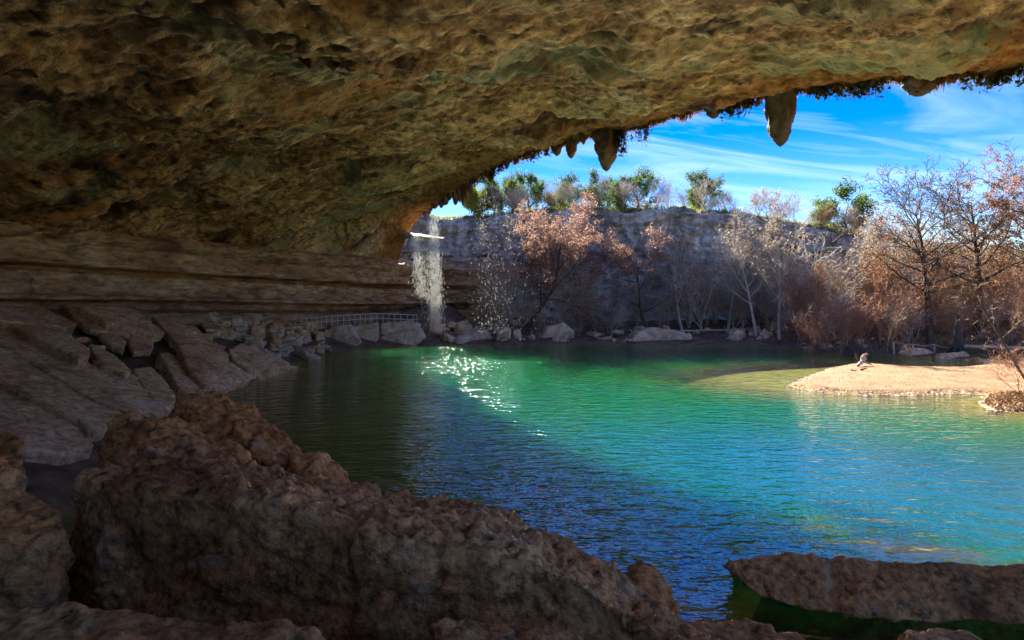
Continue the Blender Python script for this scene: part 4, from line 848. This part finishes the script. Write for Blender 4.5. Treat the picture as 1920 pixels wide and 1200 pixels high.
# stump of an old flaring cypress on the right bank
sb = at(1795, 46.5); Rr = np.random.default_rng(8); pts = []
a = [np.array([0, 0, 0.0]), np.array([0, 0, .9]), np.array([.05, 0, 1.9])]; A_ = [a[0], a[1], a[2]]; B_ = [a[1], a[2], np.array([.12, 0, 3.2])]; RD = [(.42, .3), (.3, .24), (.24, .12)]
for k in range(7):
    an = k * .9; A_.append(np.array([math.cos(an) * .15, math.sin(an) * .15, .8])); B_.append(np.array([math.cos(an) * .8, math.sin(an) * .8, -.15])); RD.append((.17, .09))
V_, f = tubes(np.array(A_), np.array(B_), np.array(RD), 9); o = obj('cypress_stump', V_, f, M['bark_dark']); o.location = sb; tag(o, 'old flaring tree stump with spread roots on the right bank', 'stump')
# rope fence along the bank path
o = empty('rope_fence', at(1665, 47.8)); tag(o, 'low post and rail fence on the right bank behind the palm-like plants', 'fence'); o0 = np.array(o.location)
fp = [P(u, v, d) for u, v, d in ((1676, 641, 48.0), (1712, 646, 47.5), (1752, 646, 47.2), (1790, 652, 47))]
for p in fp:
    V_, f = tubes(np.array([[p[0], p[1], gz(p[0], p[1]) - .2]]) - o0, np.array([p]) - o0, np.array([[.07, .06]]), 6); link('post', mkmesh('post', V_, f, M['wood']), o)
for a, b in zip(fp[:-1], fp[1:]):
    mid = (a + b) / 2 - [0, 0, .12]; V_, f = tubes(np.array([a, mid]) - o0, np.array([mid, b]) - o0, np.array([[.035, .035]] * 2), 5); link('rail', mkmesh('rail', V_, f, M['wood']), o)
# leaning sapling reaching in from the right
SAP = [dict(seg=10, wig=.035, up=.01, taper=.8), dict(n=(14, 16), start=.2, end=1, ang=(35, 65), len=(.3, .14), seg=5, wig=.14, up=-.02, rad=.4, rmin=.008), dict(n=(4, 5), start=.2, end=1, ang=(25, 60), len=(.4, .3), seg=3, wig=.2, up=-.03, rmin=.006)]
plant('leaning_sapling', tree_meshes(90, 7.2, .07, (-.72, .1), SAP, 'bark_dark', 'bark_brown', 'leaf_rust', 90, .03, .04, rmin=.007), at(1945, 27.5), 'thin dark leaning sapling reaching in from the right edge', 'sapling')
thicket(3, 1880, 1990, 27.5, 29, .35, .5, 'low dry shrub on the leaf-covered bank at the right edge', 'shrubs at the right edge', [1, 0, 4])

# ------------------------------------------------------------------ railing along the path under the wall
rail_px = [(458, 604, 52), (500, 602, 53), (533, 599, 54), (575, 597, 55), (612, 593, 56), (655, 591, 57.5), (696, 588, 59), (740, 589, 60.5), (782, 591, 62)]
rp3 = resample(np.array([P(*q_) for q_ in rail_px]), 33); o = empty('railing', rp3[16]); o0 = rp3[16]; tag(o, 'pale pipe handrail along the path below the cave wall', 'railing')
for k, p in enumerate(rp3):
    if k % 1 == 0: V_, f = tubes(np.array([p - [0, 0, 1.15]]) - o0, np.array([p]) - o0, np.array([[.035, .035]]), 5); link('post', mkmesh('post', V_, f, M['metal']), o)
for dz in (0, -.5):
    V_, f = tubes(rp3[:-1] - o0 + [0, 0, dz], rp3[1:] - o0 + [0, 0, dz], np.full((32, 2), .04), 5); link('rail', mkmesh('rail', V_, f, M['metal']), o)

# ------------------------------------------------------------------ falling water
def drops(name, n, fn, size, label, seed, stretch=2.4):
    r = np.random.default_rng(seed); c = fn(r, n); s = size * r.uniform(.4, 1.3, n) ** 1.5; hz = s * stretch * r.uniform(.7, 1.6, n)
    off = np.array([[1, 0, 0], [-.5, .87, 0], [-.5, -.87, 0]]); V_ = [c + np.stack([0 * s, 0 * s, hz], 1)] + [c + off[k] * s[:, None] for k in range(3)] + [c - np.stack([0 * s, 0 * s, hz], 1)]
    V_ = np.stack(V_, 1).reshape(-1, 3); b = np.arange(n)[:, None] * 5; f = np.vstack([b + q_ for q_ in ([0, 1, 2], [0, 2, 3], [0, 3, 1], [4, 2, 1], [4, 3, 2], [4, 1, 3])])
    o = obj(name, V_, f, M['drops'], smooth=False); tag(o, label, 'waterfall', kind='stuff'); return o
def stream(u0, v0, u1, v1, w0, w1, d0, d1, bias=1.0):
    def fn(r, n):
        t_ = r.uniform(0, 1, n) ** bias; u = u0 + (u1 - u0) * t_ + r.normal(size=n) * (w0 + (w1 - w0) * t_) * .5; v = v0 + (v1 - v0) * t_; d = d0 + (d1 - d0) * t_ + r.normal(size=n) * .5
        return np.stack([(u - 960) / F * d, d, CH + (HV - v) / F * d], 1)
    return fn
drops('waterfall', 5200, stream(814, 395, 818, 646, 9, 15, 62.5, 61.5, .65), .016, 'main waterfall of sunlit drops falling from the lip into the pool', 1, 11)
drops('waterfall', 1300, stream(778, 440, 792, 560, 8, 16, 62.8, 62.3, 1.2), .015, 'thin left waterfall veil fading out before the pool', 2, 11)
drops('waterfall', 900, stream(800, 445, 803, 640, 22, 26, 62.6, 62, 1.0), .03, 'faint spray between the two waterfall streams', 3)
drops('water_drips', 800, stream(905, 345, 925, 625, 22, 42, 48, 46, .9), .017, 'sparse sparkling drizzle from the lip before the pink trees', 4, 3)
drops('water_drips', 260, stream(960, 310, 985, 640, 40, 60, 44, 42, 1), .022, 'scattered stray drips right of the sparkling drizzle', 5, 1.6)

# ------------------------------------------------------------------ gravel, leaf litter, dry grass
r9 = np.random.default_rng(9); n = 9000; u = r9.uniform(1470, 1920, n * 2); v = r9.uniform(672, 772, n * 2); xy = np.array([Wp(a, b) for a, b in zip(u, v)]); z = ground_z(xy[:, 0], xy[:, 1]); k = np.where((z > -.05) & (z < .6))[0][:n]
edge = 1 - sstep(.05, .22, z[k]); k = k[r9.uniform(0, 1, len(k)) < .35 + .65 * edge]
c = np.stack([xy[k, 0], xy[k, 1], z[k]], 1); s = r9.uniform(.02, .055, len(k)) * (1 + .8 * (1 - sstep(.05, .2, z[k]))); off = np.array([[1, 0, 0], [0, 1, 0], [-1, 0, 0], [0, -1, 0], [0, 0, .45]])
V_ = (c[:, None, :] + off[None] * s[:, None, None] * r9.uniform(.6, 1.3, (len(k), 1, 3))).reshape(-1, 3); b = np.arange(len(k))[:, None] * 5; f = np.vstack([b + q_ for q_ in ([0, 1, 4], [1, 2, 4], [2, 3, 4], [3, 0, 4])])
o = obj('gravel', V_, f, M['pale'], smooth=False); tag(o, 'pale gravel scattered over the sand bar', 'gravel', kind='stuff')
n = 15000; u = r9.uniform(1450, 1930, n); d = r9.uniform(45, 62, n); x = (u - 960) / F * d; z = ground_z(x, d); k = z > .25
V_, f = leaves(r9, np.stack([x, d, z + .06], 1)[k], .07, .05); 
n2 = 2500; u = r9.uniform(1820, 1960, n2); v = r9.uniform(742, 775, n2); xy = np.array([Wp(a, b_) for a, b_ in zip(u, v)]); z = ground_z(xy[:, 0], xy[:, 1]); k = z > .02; V2, f2 = leaves(r9, np.stack([xy[:, 0], xy[:, 1], z + .04], 1)[k], .06, .04)
o = obj('leaf_litter', np.vstack([V_, V2]), np.vstack([f, f2 + len(V_)]), M['litter'], smooth=False); tag(o, 'fallen rust brown leaves covering the right bank', 'leaf litter', kind='stuff')
n = 2600; u = r9.uniform(1480, 1900, n); v = r9.uniform(650, 672, n); d = 47.5 + r9.uniform(0, 4, n); x = (u - 960) / F * d; z = ground_z(x, d); k = z > .05; R_ = np.stack([x, d, z], 1)[k]; ln = r9.uniform(.2, .7, len(R_))
V_, fc = blades(R_, ln, .02, -1, r9, 'g', None, .3); o = obj('dry_grass', V_, fc, M['leaf_pale'], smooth=False); tag(o, 'dry straw-coloured grass along the bank behind the gravel bar', 'grass', kind='stuff')

n = 9000; ii = r9.integers(60, 560, n); x = CC[ii, 0] + r9.normal(size=n) * .5; y = CC[ii, 1] + r9.uniform(.1, 3.5, n); z = CC[ii, 2] + .15; R_ = np.stack([x, y, z], 1); ln = r9.uniform(.25, .8, n) * (.6 + .8 * np.maximum(0, fbm(R_ * .3, 2) + .3))
V_, fc = blades(R_, ln, .05, -1, r9, 'g', None, .35); o = obj('cliff_top_grass', V_, fc, M['leaf_lime'], smooth=False); tag(o, 'yellow green grass and low growth along the top of the far cliff', 'grass', kind='stuff')
